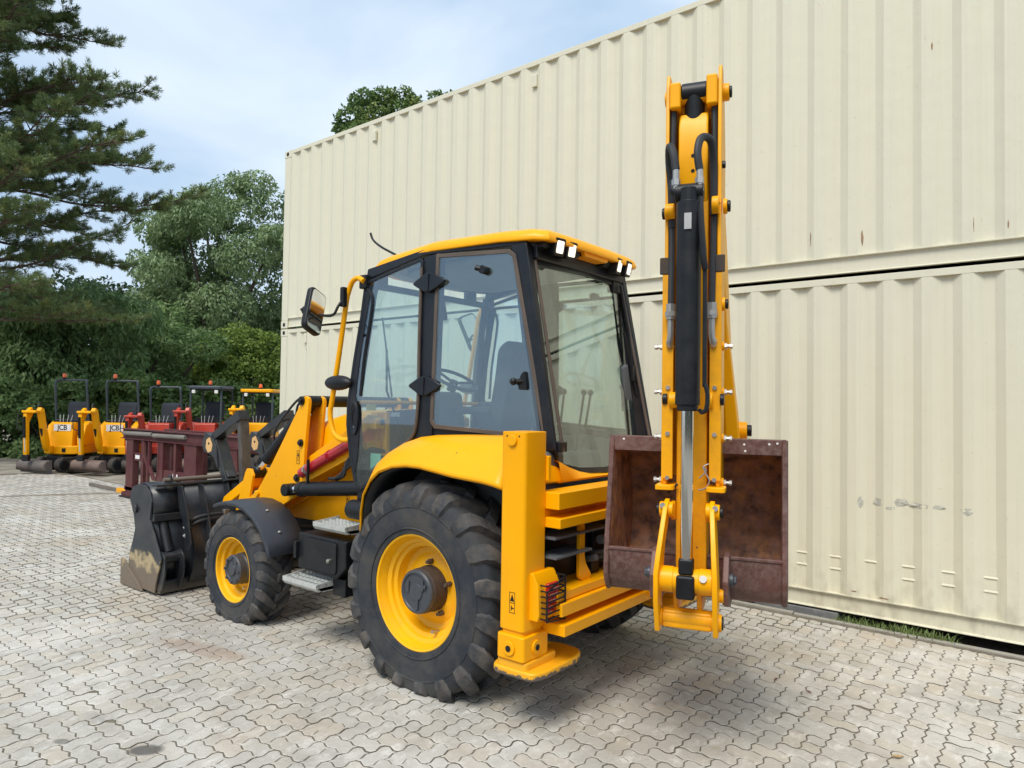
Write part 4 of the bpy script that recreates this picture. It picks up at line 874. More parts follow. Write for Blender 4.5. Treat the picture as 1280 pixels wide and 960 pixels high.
# seat, wheel, levers
st = part(M().prism(roundp([(-.06, 1.50), (.46, 1.50), (.50, 1.58), (.46, 1.66), (.02, 1.64)], .05), 'y', -.25, .25), 'driver_seat', M_SEAT, bevel=.04, seg=3)
part(M().prism(roundp([(.02, 1.62), (-.09, 2.1), (-.14, 2.34), (-.06, 2.40), (.04, 2.34), (.07, 2.1), (.16, 1.64)], .05), 'y', -.22, .22), 'backrest', M_SEAT, st, bevel=.05, seg=4)
part(M().box(.04, .44, -.18, .18, 1.15, 1.5), 'seat_base', M_BLK, st, bevel=.02)
for s in (1, -1): part(M().box(.02, .38, *sorted((s*.27, s*.34)), 1.82, 1.88), 'armrest', M_SEAT, st, bevel=.02, seg=3)
part(M().prism(roundp([(.62, 1.15), (1.0, 1.15), (1.0, 1.75), (.86, 2.0), (.74, 2.0), (.70, 1.7)], .05), 'y', -.17, .17), 'steering_column', M_TRIM, bevel=.03, seg=3)
T = Matrix.Translation((.68, .0, 2.10)) @ Matrix.Rotation(R(-28), 4, 'Y')
m = M(T); pts = [(.19*math.cos(R(a)), .19*math.sin(R(a)), 0) for a in range(0, 361, 12)]; m.tube(pts, .015, 8, caps=False)
for a in (20, 140, 260): m.tube([(0, 0, -.03), (.19*math.cos(R(a)), .19*math.sin(R(a)), 0)], .012, 6)
m.cyl((0, 0, -.10), (0, 0, -.01), .04, 14); m.cyl((.15, .1, 0), (.15, .1, .05), .008, 6); m.ball((.15, .1, .065), .026, 10); part(m, 'steering_wheel', M_BLK)
m = M()
for k, (lx, ly) in enumerate(((-.40, .16), (-.40, .10), (-.44, -.08), (-.44, -.16))): m.cyl((lx-.05, ly, 1.5), (lx-.12, ly*1.15, 1.98), .009, 6); m.ball((lx-.12, ly*1.15, 2.0), .024, 8)
part(m, 'control_levers', M_BLK)
part(M().box(-.60, -.40, -.30, .30, 1.16, 1.56), 'rear_console', M_TRIM, bevel=.03, seg=3)
part(M().box(.5, .9, -.68, -.52, 1.6, 1.92), 'side_dashboard', M_TRIM, bevel=.03, seg=3)
m = M(Matrix.Translation((.86, .0, 2.72)) @ Matrix.Rotation(R(14), 4, 'Y')); m.prism(roundp([(-.055, -.10), (.055, -.10), (.055, .10), (-.055, .10)], .03), 'x', -.015, .015); part(m, 'interior_mirror', M_BLK, bevel=.01)
m = M(); m.prism([(1.62, 1.70), (1.72, 1.70), (1.72, 1.80), (1.62, 1.80)], 'x', 0, .01) if False else None
for (y, z, w, h, mt) in ((.62, 1.86, .10, .05, M_LABY), (.36, 1.80, .10, .035, M_WHT), (.50, 1.74, .05, .05, M_LABG)): part(M().box(1.02, 1.023, y-w/2, y+w/2, z-h/2, z+h/2), 'sticker', mt, smooth=0)
part(M().box(-.0, .003, .0, .003, 0, .003) if False else M().box(.80, .92, .70, .703, 1.38, 1.50), 'sticker', M_LABG, smooth=0)
# ------------------------------------------------------------------ rear frame, stabilisers
def chan(x0, x1, y0, y1, z0, z1, name, **k): return part(M().box(x0, x1, y0, y1, z0, z1), name, M_YEL, **k)
rfm = chan(-1.06, -.90, -.94, .94, 1.285, 1.385, 'rear_frame', bevel=.006)
part(M().box(-.95, -.88, -.94, .94, 1.235, 1.285), 'frame_web', M_YEL2, rfm, bevel=.003)
part(M().box(-1.07, -.90, -.94, .94, 1.175, 1.235), 'frame_rail', M_YEL, rfm, bevel=.006)
part(M().box(-1.06, -.80, -.94, .94, .745, .80), 'frame_shelf', M_YEL, rfm, bevel=.006)
part(M().box(-1.09, -.86, -.94, .94, .665, .742), 'frame_rail', M_YEL, rfm, bevel=.006)
part(M().box(-.95, -.88, -.94, .94, .622, .665), 'frame_web', M_YEL2, rfm, bevel=.003)
part(M().box(-1.11, -.88, -.94, .94, .555, .622), 'frame_rail', M_YEL, rfm, bevel=.006)
part(M().box(-.86, -.80, -.94, .94, .60, 1.36), 'frame_back_plate', M_BLK, rfm)
for s in (1, -1):
    part(M().prism(roundp([(s*.62, .80), (s*.62, 1.16), (s*.56, 1.16), (s*.56, .92), (s*.46, .80)], .05, 4), 'x', -1.0, -.975), 'gusset', M_YEL, rfm, bevel=.003)
    part(M().box(-1.02, -.86, *sorted((s*.30, s*.92)), 1.10, 1.115), 'guard_plate', M_TRIM, rfm, bevel=.003)
    part(M().box(-1.03, -.86, *sorted((s*.52, s*.92)), .985, 1.0), 'guard_plate', M_TRIM, rfm, bevel=.003)
# messy hoses behind
q = random.Random(9); m = M()
for k in range(13):
    y0, y1 = q.uniform(-.1, .55), q.uniform(-.6, .1); z0, z1 = q.uniform(.85, 1.12), q.uniform(.84, 1.15)
    m.tube([(-.90, y0, z0), (-.96-q.uniform(0, .10), y0-.12, z0+q.uniform(-.05, .08)), (-1.0-q.uniform(0, .12), (y0+y1)/2, (z0+z1)/2+q.uniform(-.1, .05)), (-1.08, y1, z1)], .016, 8, smooth=5)
part(m, 'hydraulic_hoses', M_HOSE)
m = M()
for y in (.42, .30, .18): m.cyl((-.93, y, .90), (-1.0, y, .92), .022, 8)
m.cyl((-.98, .35, 1.02), (-.98, -.2, 1.02), .03, 12); part(m, 'valve_block', M_TRIM)
def stab(s, lab):
    Ys = lambda a, b_: sorted((s*a, s*b_))
    y0, y1, x0, x1 = .93, 1.15, -.965, -.785
    g = part(M().prism(rrect(x0, x1, *Ys(y0, y1), .025, 4), 'z', .60, 1.745), 'stabiliser_leg', M_YEL, bevel=.004, label=lab)
    part(M().prism(rrect(x0+.012, x1-.012, *Ys(y0+.012, y1-.012), .02, 4), 'z', .42, .60), 'inner_leg', M_YEL, g, bevel=.004)
    m = M(); m.prism(rrect(x0-.012, x1+.008, *Ys(y0-.02, y1+.008), .02), 'z', .43, .575); part(m, 'leg_collar', M_YEL, g, bevel=.010)
    m = M(); m.prism(roundp([(x0-.07, s*(y1+.0)), (x0-.10, s*(y1-.10)), (x0-.10, s*(y1-.42)), (x0-.05, s*(y1-.54)), (x0+.12, s*(y1-.56)), (x1+.06, s*(y1-.5)), (x1+.07, s*(y1-.06)), (x1+.03, s*(y1+.01))], .05, 4), 'z', .335, .385)
    m.prism(rrect(x0-.02, x1+.02, *Ys(y0-.10, y1-.005), .03), 'z', .375, .43)
    fo = part(m, 'stabiliser_foot', M_YEL, g, bevel=.014, seg=3)
    fo.data.materials.append(M_YFOOT); fo.data.materials[0] = M_YFOOT
    for px, py, ax in ((x0-.012, (y0+y1)/2, 'x'), (x0+.09, y1+.008, 'y')):
        m = M()
        if ax == 'x': m.cyl((px, s*py, .50), (px-.012, s*py, .50), .042, 20); m2 = M().cyl((px-.012, s*py, .50), (px-.016, s*py, .50), .018, 12)
        else: m.cyl((px, s*py, .50), (px, s*(py+.012), .50), .042, 20); m2 = M().cyl((px, s*(py+.012), .50), (px, s*(py+.016), .50), .018, 12)
        bo = part(m, 'plug', M_YEL, g, bevel=.004); part(m2, 'plug_socket', M_BLK, bo)
    m = M(); m.cyl((x0+.09, s*y1, 1.695), (x0+.09, s*(y1+.016), 1.695), .032, 20); part(m, 'top_plug', M_YEL, g, bevel=.004)
    for dx in (.045, .135): part(M().cyl((x0+dx, s*y1, 1.72), (x0+dx, s*(y1+.001), 1.72), .006, 8), 'bolt_hole', M_DARK, g)
    part(M().box(x0-.015, x0+.02, *Ys(y0-.02, y0+.01), 1.45, 1.60), 'stop_block', M_YEL, g, bevel=.006)
    if s == 1:
        m = M(); yy = y1+.0012
        for a0, a1, b0, b1 in ((-.905, -.902, .70, .82), (-.867, -.864, .70, .82), (-.905, -.864, .70, .703), (-.905, -.864, .817, .82), (-.905, -.864, .757, .760)): m.box(a0, a1, y1, yy, b0, b1)
        m.prism([(-.900, .768), (-.869, .768), (-.8845, .808)], 'y', y1, yy); m.box(-.897, -.880, y1, yy, .725, .732); m.box(-.882, -.876, y1, yy, .715, .742); part(m, 'warning_label', M_BLK, g, smooth=0)
    # tail lamp with wire guard
    lb = part(M().prism([(x0+.02, .66), (x0-.055, .66), (x0-.068, .70), (x0-.058, .87), (x0-.02, .93), (x0+.02, .93)], 'y', *Ys(.875, 1.09)), 'lamp_housing', M_YEL, bevel=.006)
    part(M().box(x0-.085, x0-.055, *Ys(.91, 1.02), .69, .87), 'tail_lamp', M_LAMPRED, lb, bevel=.012, seg=3)
    m = M(); r_ = .0065
    gy0, gy1, gz0, gz1, gx = .88, 1.065, .645, .90, x0-.105
    fr_ = [(gx, s*gy1, gz0+.02), (gx, s*gy1, gz1-.07), (gx, s*gy0, gz1), (gx+.0, s*gy0, gz0), (gx, s*gy1-.0, gz0+.02)]
    m.tube(fr_, r_, 6)
    for k in range(7):
        z = gz0+.03+k*.032; m.tube([(x0-.02, s*gy1, z), (gx, s*gy1, z), (gx, s*gy0, z+.004), (x0-.0, s*gy0, z+.004)], r_*.8, 6)
    m.tube([(x0, s*gy0, gz0), (gx, s*gy0, gz0)], r_, 6); m.tube([(x0, s*gy0, gz1), (gx, s*gy0, gz1)], r_, 6); m.tube([(x0-.055, s*gy0, gz0), (x0-.055, s*gy0, gz1)], r_, 6)
    part(m, 'lamp_guard', M_BLK, lb)
def foot_mat():
    m, t, N, K = nodes_of('chipped_yellow_foot'); b = N['Principled BSDF']; b.inputs['Roughness'].default_value = .45
    g = N.new('ShaderNodeNewGeometry'); sx = N.new('ShaderNodeSeparateXYZ'); K(g.outputs['Position'], sx.inputs[0])
    n = N.new('ShaderNodeTexNoise'); n.inputs['Scale'].default_value = 26; n.inputs['Detail'].default_value = 6; K(g.outputs['Position'], n.inputs['Vector'])
    a = N.new('ShaderNodeMath'); a.operation = 'MULTIPLY_ADD'; a.inputs[1].default_value = .075; K(n.outputs['Fac'], a.inputs[0]); K(sx.outputs[2], a.inputs[2])
    r = N.new('ShaderNodeMapRange'); r.inputs[1].default_value = .392; r.inputs[2].default_value = .398; K(a.outputs[0], r.inputs[0])
    x = N.new('ShaderNodeMix'); x.data_type = 'RGBA'; x.inputs[6].default_value = (.13, .10, .08, 1); x.inputs[7].default_value = (.88, .42, .01, 1); K(r.outputs[0], x.inputs[0]); K(x.outputs[2], b.inputs['Base Color']); return m
M_YFOOT = foot_mat()
stab(1, None); stab(-1, None)
# ------------------------------------------------------------------ folded digging arm (local frame: a outwards, b to the right, z up)
KX, KY = -1.427, -.442
TB = Matrix.Translation((KX, KY, 0)) @ Matrix.Rotation(R(108), 4, 'Z')
def B(): return M(TB)
kp = part(B().prism([(-.16, .58), (.16, .62), (.26, .75), (.26, .90), (.12, 1.0), (.10, 1.35), (-.16, 1.40)], 'y', -.20, .20), 'king_post', M_YEL2, bevel=.02)
part(M().box(-1.16, -1.10, -.80, -.10, .58, 1.40), 'carriage_plate', M_YEL2, bevel=.008)
for bb in (-.24, .20): part(B().prism([(.0, .62), (.34, .70), (.40, .86), (.34, .98), (.0, 1.0)], 'y', bb, bb+.04), 'king_post_ear', M_YEL2, kp, bevel=.006)
# boom
bo = [(.18, .86), (.26, .74), (.40, .78), (.50, 1.0), (.60, 1.5), (.74, 2.1), (.96, 2.75), (1.22, 3.30), (1.36, 3.50), (1.36, 3.62), (1.24, 3.66), (1.06, 3.50), (.66, 2.85), (.36, 2.2), (.22, 1.6), (.16, 1.1)]
def hb(z): return .17-.055*min(1, max(0, (z-.9)/2.6))
n = len(bo); m = B(); m.add([(a, -hb(z), z) for a, z in bo]+[(a, hb(z), z) for a, z in bo], [tuple(range(n)), tuple(range(2*n-1, n-1, -1))]+[(i, i+n, (i+1) % n+n, (i+1) % n) for i in range(n)])
bm_ = part(m, 'boom', M_YEL, bevel=.008)
m = B(); m.hexa([(.36, .13, 1.60), (.66, .13, 1.60), (.66, .215, 1.60), (.36, .215, 1.60), (.70, .10, 2.45), (.82, .10, 2.45), (.82, .135, 2.45), (.70, .135, 2.45)]); part(m, 'boom_lug', M_YEL, bm_, bevel=.008)
m = B(); m.cyl((.50, .16, 1.76), (.50, .245, 1.76), .055, 20); part(m, 'pivot_boss', M_YEL, bm_, bevel=.004)
part(B().cyl((.50, .24, 1.76), (.50, .272, 1.76), .036, 16), 'pivot_pin', M_BLK, bm_, bevel=.003)
m = B(); m.cyl((.20, -.02, 1.1), (.75, -.02, 2.9), .07, 18); part(m, 'boom_ram', M_BLK, bevel=.004)
# dipper (outer channels, guide flanges) and sliding inner section
dp = part(B().prism([(1.12, 1.50), (1.43, 1.50), (1.43, 3.60), (1.40, 3.68), (1.34, 3.68), (1.20, 3.55), (1.12, 3.3)], 'y', -.143, -.124), 'dipper', M_YEL2, bevel=.005)
part(B().prism([(1.12, 1.50), (1.43, 1.50), (1.43, 3.60), (1.40, 3.70), (1.33, 3.70), (1.20, 3.55), (1.12, 3.3)], 'y', .124, .143), 'side_plate', M_YEL, dp, bevel=.005)
for s in (1, -1):
    part(B().box(1.425, 1.447, *sorted((s*.150, s*.092)), 1.53, 2.62), 'guide_flange', M_YEL2, dp, bevel=.003)
    part(B().box(1.22, 1.24, *sorted((s*.132, s*.06)), 1.53, 3.40), 'rear_flange', M_YEL2, dp, bevel=.003)
    part(B().prism(roundp([(1.33, s*.08), (1.49, s*.08), (1.50, s*.175), (1.38, s*.175), (1.33, s*.15)], .02), 'z', 1.475, 1.50), 'end_plate', M_YEL, dp, bevel=.004)
    for z in (2.225, 1.985, 1.745, 1.515):
        m = B(); m.cyl((1.36, s*.14, z), (1.36, s*.160, z), .024, 14); bs = part(m, 'adjuster_boss', M_YEL, dp, bevel=.003)
        m = B(); m.cyl((1.36, s*.160, z), (1.36, s*.172, z), .018, 6); m.cyl((1.36, s*.170, z), (1.36, s*.190, z), .009, 8); m.cyl((1.36, s*.186, z), (1.36, s*.200, z), .015, 6); part(m, 'adjuster_bolt', M_STL, bs)
        part(B().cyl((1.447, s*.118, z+.02), (1.456, s*.118, z+.02), .012, 6), 'flange_screw', M_STL, bs)
    m = B(); m.cyl((1.40, s*.152, 2.95), (1.40, s*.172, 2.95), .040, 18) if s > 0 else m.cyl((1.44, s*.14, 2.93), (1.44, s*.10, 2.93), .04, 18); bs = part(m, 'pin_boss', M_YEL, dp, bevel=.004)
    part(B().box(1.44, 1.452, *sorted((s*.115, s*.165)), 2.60, 2.69), 'hose_guide', M_HUBR, dp, bevel=.008)
m = B(); m.cyl((1.46, .10, 2.945), (1.46, .135, 2.945), .045, 18); m.cyl((1.46, -.135, 2.93), (1.46, -.09, 2.93), .040, 18); part(m, 'pin_boss', M_YEL, dp, bevel=.004)
m = B(); m.cyl((1.40, .172, 2.95), (1.40, .188, 2.95), .030, 14); m.cyl((1.42, -.143, 2.93), (1.42, -.158, 2.93), .03, 14); m.cyl((1.44, -.12, 1.945), (1.44, -.145, 1.945), .03, 14); m.cyl((1.45, .145, 1.945), (1.45, .165, 1.945), .03, 14); m.cyl((1.37, .140, 3.18), (1.37, .160, 3.18), .022, 6); part(m, 'pin_head', M_BLK, dp, bevel=.004)
m = B(); m.cyl((1.40, .14, 2.44), (1.40, .165, 2.44), .035, 18); m.cyl((1.33, .14, 3.58), (1.33, .175, 3.58), .045, 18); m.cyl((1.33, -.14, 3.58), (1.33, -.160, 3.58), .04, 18); b_ = part(m, 'pin_boss', M_YEL, dp, bevel=.004)
m = B(); m.cyl((1.40, .165, 2.44), (1.40, .18, 2.44), .026, 14); m.cyl((1.33, .175, 3.58), (1.33, .188, 3.58), .03, 14); part(m, 'pin_head', M_BLK, b_, bevel=.004)
m = B(); m.prism([(1.25, 3.48), (1.45, 3.48), (1.45, 3.62), (1.25, 3.62)], 'y', -.122, -.065); m.prism([(1.25, 3.48), (1.45, 3.48), (1.45, 3.64), (1.25, 3.64)], 'y', .065, .122); m.cyl((1.38, -.09, 3.56), (1.38, .09, 3.56), .045, 20); part(m, 'head_block', M_YEL, dp, bevel=.012, seg=3)
m = B(); m.cyl((1.38, -.065, 3.575), (1.38, .065, 3.575), .055, 20); m.cyl((1.38, 0, 3.59), (1.36, 0, 3.36), .052, 20); part(m, 'ram_eye', M_BLK, dp, bevel=.006)
part(B().prism([(1.26, 2.98), (1.40, 2.98), (1.44, 3.10), (1.44, 3.38), (1.40, 3.46), (1.26, 3.46)], 'y', -.075, .075), 'upper_fork', M_YEL, dp, bevel=.012, seg=3)
m = B(); m.cyl((1.44, 0, 3.22), (1.442, 0, 3.22), .010, 10); m.cyl((1.44, 0, 3.14), (1.442, 0, 3.14), .010, 10); part(m, 'fork_hole', M_DARK, dp)
inn = part(B().box(1.24, 1.40, -.078, .078, 1.02, 3.10), 'inner_dipper', M_YEL2, bevel=.008)
m = B()
for s in (1, -1): m.cyl((1.42, s*.078, 1.365), (1.42, s*.098, 1.365), .05, 18); m.cyl((1.44, s*.075, 1.94), (1.44, s*.11, 1.94), .042, 18)
part(m, 'pin_boss', M_YEL, inn, bevel=.004)
# crowd cylinder
cy = part(B().cyl((1.60, 0, 1.915), (1.60, 0, 2.93), .060, 28), 'bucket_ram', M_BLK, bevel=.004)
m = B(); m.cyl((1.60, 0, 1.885), (1.60, 0, 1.93), .052, 24); m.cyl((1.60, 0, 2.90), (1.60, 0, 3.0), .045, 20); m.cyl((1.58, -.07, 2.985), (1.58, .07, 2.985), .045, 20); part(m, 'ram_cap', M_BLK, cy, bevel=.005)
part(B().cyl((1.60, 0, 1.14), (1.60, 0, 1.90), .031, 24), 'ram_rod', M_CHR, cy)
m = B(); m.box(1.565, 1.635, -.036, .036, 1.08, 1.16); m.box(1.545, 1.655, -.044, .044, .965, 1.08); part(m, 'ram_rod_end', M_BLK, cy, bevel=.012, seg=3)
part(B().box(1.665, 1.667, -.015, .02, 2.78, 2.86), 'maker_plate', M_STL, cy, smooth=0)
m = B(); m.tube([(1.61, .062, 2.82), (1.63, .082, 2.6), (1.64, .085, 2.05), (1.645, .088, 2.02), (1.65, .100, 1.97), (1.65, .096, 1.90), (1.64, .075, 1.88), (1.62, .062, 1.89)], .011, 8, smooth=4); part(m, 'oil_pipe', M_BLK, cy)
m = B(); m.tube([(1.60, .055, 2.95), (1.63, .06, 2.86), (1.65, .075, 2.66), (1.64, .085, 2.58)], .016, 8, smooth=4); m.tube([(1.60, -.05, 2.97), (1.60, -.085, 3.0), (1.58, -.085, 3.05)], .016, 8, smooth=4); part(m, 'oil_pipe', M_BLK, cy)
m = B(); m.tube([(1.60, .05, 3.09), (1.60, .040, 3.18), (1.57, .055, 3.26), (1.51, .095, 3.26), (1.45, .105, 3.14), (1.43, .105, 2.9)], .020, 10, smooth=6); m.tube([(1.60, -.065, 3.10), (1.59, -.08, 3.19), (1.55, -.105, 3.24), (1.49, -.115, 3.18), (1.45, -.108, 3.05), (1.43, -.105, 2.85)], .020, 10, smooth=6); hs = part(m, 'ram_hoses', M_HOSE)
m = B(); m.cyl((1.60, .055, 2.98), (1.60, .05, 3.10), .017, 10); m.cyl((1.60, .05, 3.02), (1.60, .05, 3.05), .022, 6); m.cyl((1.60, -.065, 3.0), (1.60, -.065, 3.10), .017, 10); m.cyl((1.60, -.065, 3.02), (1.60, -.065, 3.05), .022, 6); part(m, 'hose_fitting', M_STL, hs)
for s in (1, -1):
    hs = part(B().tube([(1.40, s*.105, 3.5), (1.41, s*.108, 3.1), (1.44, s*.105, 2.7), (1.47, s*.103, 2.44)], .017, 10, smooth=4), 'service_hose', M_HOSE)
    m = B(); m.cyl((1.47, s*.103, 2.44), (1.47, s*.103, 2.36), .025, 10); m.cyl((1.47, s*.103, 2.40), (1.47, s*.103, 2.375), .030, 6); m.tube([(1.47, s*.103, 2.37), (1.47, s*.103, 2.28), (1.46, s*.110, 2.23), (1.42, s*.105, 2.22)], .017, 10, smooth=4); part(m, 'hose_fitting', M_STL, hs)
m = B(); m.tube([(1.44, .09, 1.615), (1.45, .065, 1.60), (1.45, .075, 1.57), (1.45, .095, 1.53), (1.45, .075, 1.49), (1.45, .04, 1.48)], .004, 6, smooth=6); m.tube([(1.44, .045, 1.54), (1.45, .08, 1.58), (1.45, .06, 1.60)], .004, 6, smooth=5); part(m, 'retaining_clip', M_STL, inn)
part(B().cyl((1.42, -.07, 1.50), (1.46, -.11, 1.46), .008, 6), 'safety_pin', M_BLK, inn)
# tipping links and levers
for s in (1, -1):
    P = [(1.50, 1.42), (1.46, 1.43), (1.43, 1.39), (1.44, 1.30), (1.50, 1.15), (1.53, 1.0), (1.52, .86), (1.48, .76), (1.53, .71), (1.60, .72), (1.66, .90), (1.67, 1.05), (1.64, 1.15), (1.54, 1.38)]
    P = [(a, .775+(z-.71)*.91) for a, z in P]
    off = lambda z: .100+.028*max(0, min(1, (1.42-z)/.34))
    n = len(P); m = B(); m.add([(a, s*off(z), z) for a, z in P]+[(a, s*(off(z)+.025), z) for a, z in P], [tuple(range(n)), tuple(range(2*n-1, n-1, -1))]+[(i, i+n, (i+1) % n+n, (i+1) % n) for i in range(n)])
    lv = part(m, 'tipping_lever', M_YEL, bevel=.005)
    m = B(); m.cyl((1.475, s*.08, 1.375), (1.475, s*.150, 1.375), .040, 18); m.cyl((1.58, s*.13, 1.045), (1.58, s*.06, 1.045), .064, 22); part(m, 'lever_boss', M_YEL, lv, bevel=.006)
    m = B(); m.cyl((1.475, s*.150, 1.375), (1.475, s*.165, 1.375), .028, 14); m.cyl((1.55, s*.14, .845), (1.55, s*(.175 if s > 0 else .155), .845), .032, 14); part(m, 'pin_head', M_BLK, lv, bevel=.003)
    m = B(); m.cyl((1.475, s*.125, 1.395), (1.525, s*.130, 1.40), .015, 6); part(m, 'grease_bolt', M_STL, lv)
    m = B(); m.cyl((1.55, s*.12, .845), (1.55, s*.168 if s > 0 else s*.145, .845), .042, 16); m.cyl((1.50, s*.13, .965), (1.50, s*.172, .965), .034, 16) if s > 0 else None; part(m, 'lever_foot_boss', M_YEL, lv, bevel=.004)
m = B(); m.cyl((1.58, -.125, 1.045), (1.58, .125, 1.045), .060, 24); hc = part(m, 'quick_hitch', M_YEL, bevel=.004)
part(B().cyl((1.52, -.122, .845), (1.52, .122, .845), .046, 22), 'hitch_bar', M_YEL2, hc, bevel=.006)
part(B().box(1.49, 1.56, -.122, .122, .795, .885), 'hitch_plate', M_YEL2, hc, bevel=.012)
part(B().prism([(1.30, .88), (1.52, .86), (1.56, .99), (1.34, 1.08)], 'y', -.07, -.045), 'hitch_rib', M_YEL2, hc, bevel=.006); part(B().prism([(1.30, .88), (1.52, .86), (1.56, .99), (1.34, 1.08)], 'y', .045, .07), 'hitch_rib', M_YEL2, hc, bevel=.006)
part(B().cyl((1.635, .085, 1.07), (1.648, .085, 1.075), .018, 10), 'grease_bolt', M_STL, hc)
# digging bucket, mouth towards the dipper
prof_o = [(1.22, 1.735), (1.10, 1.735), (.92, 1.70), (.76, 1.60), (.66, 1.42), (.64, 1.22), (.70, 1.02), (.84, .90), (1.02, .865), (1.20, .875), (1.30, .91), (1.345, .98), (1.345, 1.125)]
prof_i = offset_poly(prof_o+[(1.28, 1.43)], .0)
pi_ = [(1.22, 1.715), (1.10, 1.715), (.93, 1.682), (.775, 1.585), (.682, 1.41), (.662, 1.22), (.72, 1.035), (.85, .925), (1.02, .888), (1.19, .898), (1.285, .93), (1.322, .99), (1.322, 1.125)]
BW = .465
m = B(); n = len(prof_o); m.add([(a, y, z) for y in (-BW, BW) for a, z in prof_o]+[(a, y, z) for y in (-BW, BW) for a, z in pi_], [])
for i in range(n-1): m.f += [(i, i+1, n+i+1, n+i), (2*n+i, 3*n+i, 3*n+i+1, 2*n+i+1)]; m.mi += [0, 1]
m.f += [(0, n, 3*n, 2*n), (n-1, 3*n-1, 4*n-1, 2*n-1)]; m.mi += [0, 0]
bk = part(m, 'digging_bucket', [M_MAR, M_RUST], bevel=0, label='worn maroon digging bucket with rusty inside', smooth=40, flipfix=False)
for s in (1, -1):
    m = B(); P = prof_o
    m.prism(P, 'y', *sorted((s*BW, s*(BW-.02)))); m.cm = 1; m.prism(offset_poly(P if area(P) > 0 else P[::-1], .004), 'y', *sorted((s*(BW-.0205), s*(BW-.0215)))); part(m, 'bucket_side', [M_MAR, M_RUST], bk)
    part(B().tube([(1.225, s*(BW-.008), 1.735), (1.265, s*(BW-.008), 1.50), (1.33, s*(BW-.008), 1.20), (1.350, s*(BW-.008), 1.06), (1.345, s*(BW-.008), .97), (1.29, s*(BW-.008), .90)], .016, 8, smooth=3), 'side_edge', M_MAR, bk)
part(B().box(1.205, 1.235, -BW, BW, 1.655, 1.738), 'cutting_edge', M_MAR, bk, bevel=.004)
m = B()
for y, z in ((-.39, 1.72), (-.10, 1.715), (.255, 1.71), (.26, 1.675), (.38, 1.715), (.42, 1.72)): m.cyl((1.235, y, z), (1.2362, y, z), .006, 8)
part(m, 'edge_hole', M_WHT, bk)
part(B().box(1.322, 1.352, -BW+.01, BW-.01, 1.118, 1.135), 'front_edge', M_MAR, bk, bevel=.004)
for s in (1, -1):
    part(B().prism([(1.0, .87), (1.30, .86), (1.50, .92), (1.52, 1.04), (1.44, 1.15), (1.345, 1.16), (1.30, 1.0)], 'y', *sorted((s*.165, s*.195))), 'hanger_plate', M_MAR, bk, bevel=.006)
    m = B(); m.cyl((1.44, s*.19, 1.035), (1.44, s*.215, 1.035), .032, 14); m.cyl((1.44, s*.215, 1.035), (1.44, s*.23, 1.035), .024, 6); part(m, 'hanger_pin', M_HUB, bk, bevel=.003)
# ------------------------------------------------------------------ front shovel (multi-purpose, flip-over forks folded back)
SH = 1.17
sp = [(3.50, .04), (3.42, .10), (3.34, .26), (3.34, .46), (3.42, .66), (3.52, .82), (3.58, 1.05)]
m = M(); NO = SH-.30
rows = [[(x+(.20 if abs(y) > NO else 0), y, z) for y in (-SH+.02, -NO-.001, -NO, 0, NO, NO+.001, SH-.02)] for x, z in sp]; m.grid(rows); shv = part(m, 'front_shovel', M_SHOV, solid=.014, smooth=50, label='black steel front shovel resting on the paving')
part(M().box(3.56, 3.66, -SH+.02, SH-.02, 1.04, 1.06), 'top_edge', M_SHOV, shv, bevel=.004)
part(M().box(3.50, 4.12, -SH+.02, SH-.02, .012, .03), 'shovel_floor', M_SHOV, shv, bevel=.003)
part(M().prism([(4.08, .006), (4.20, .004), (4.20, .014), (4.08, .034)], 'y', -SH-.01, SH+.01), 'cutting_edge', M_STEELD, shv, bevel=.002)
part(M().box(3.44, 3.50, -SH+.02, SH-.02, .02, .14), 'rear_beam', M_SHOV, shv, bevel=.01)
for y in (-.95, -.45, .27, .45, .72, .93): part(M().prism([(3.58, 1.04), (3.48, 1.04), (3.34, .74), (3.27, .50), (3.33, .42), (3.42, .66), (3.53, .82)], 'y', y, y+.014), 'back_rib', M_SHOV, shv, bevel=.003)
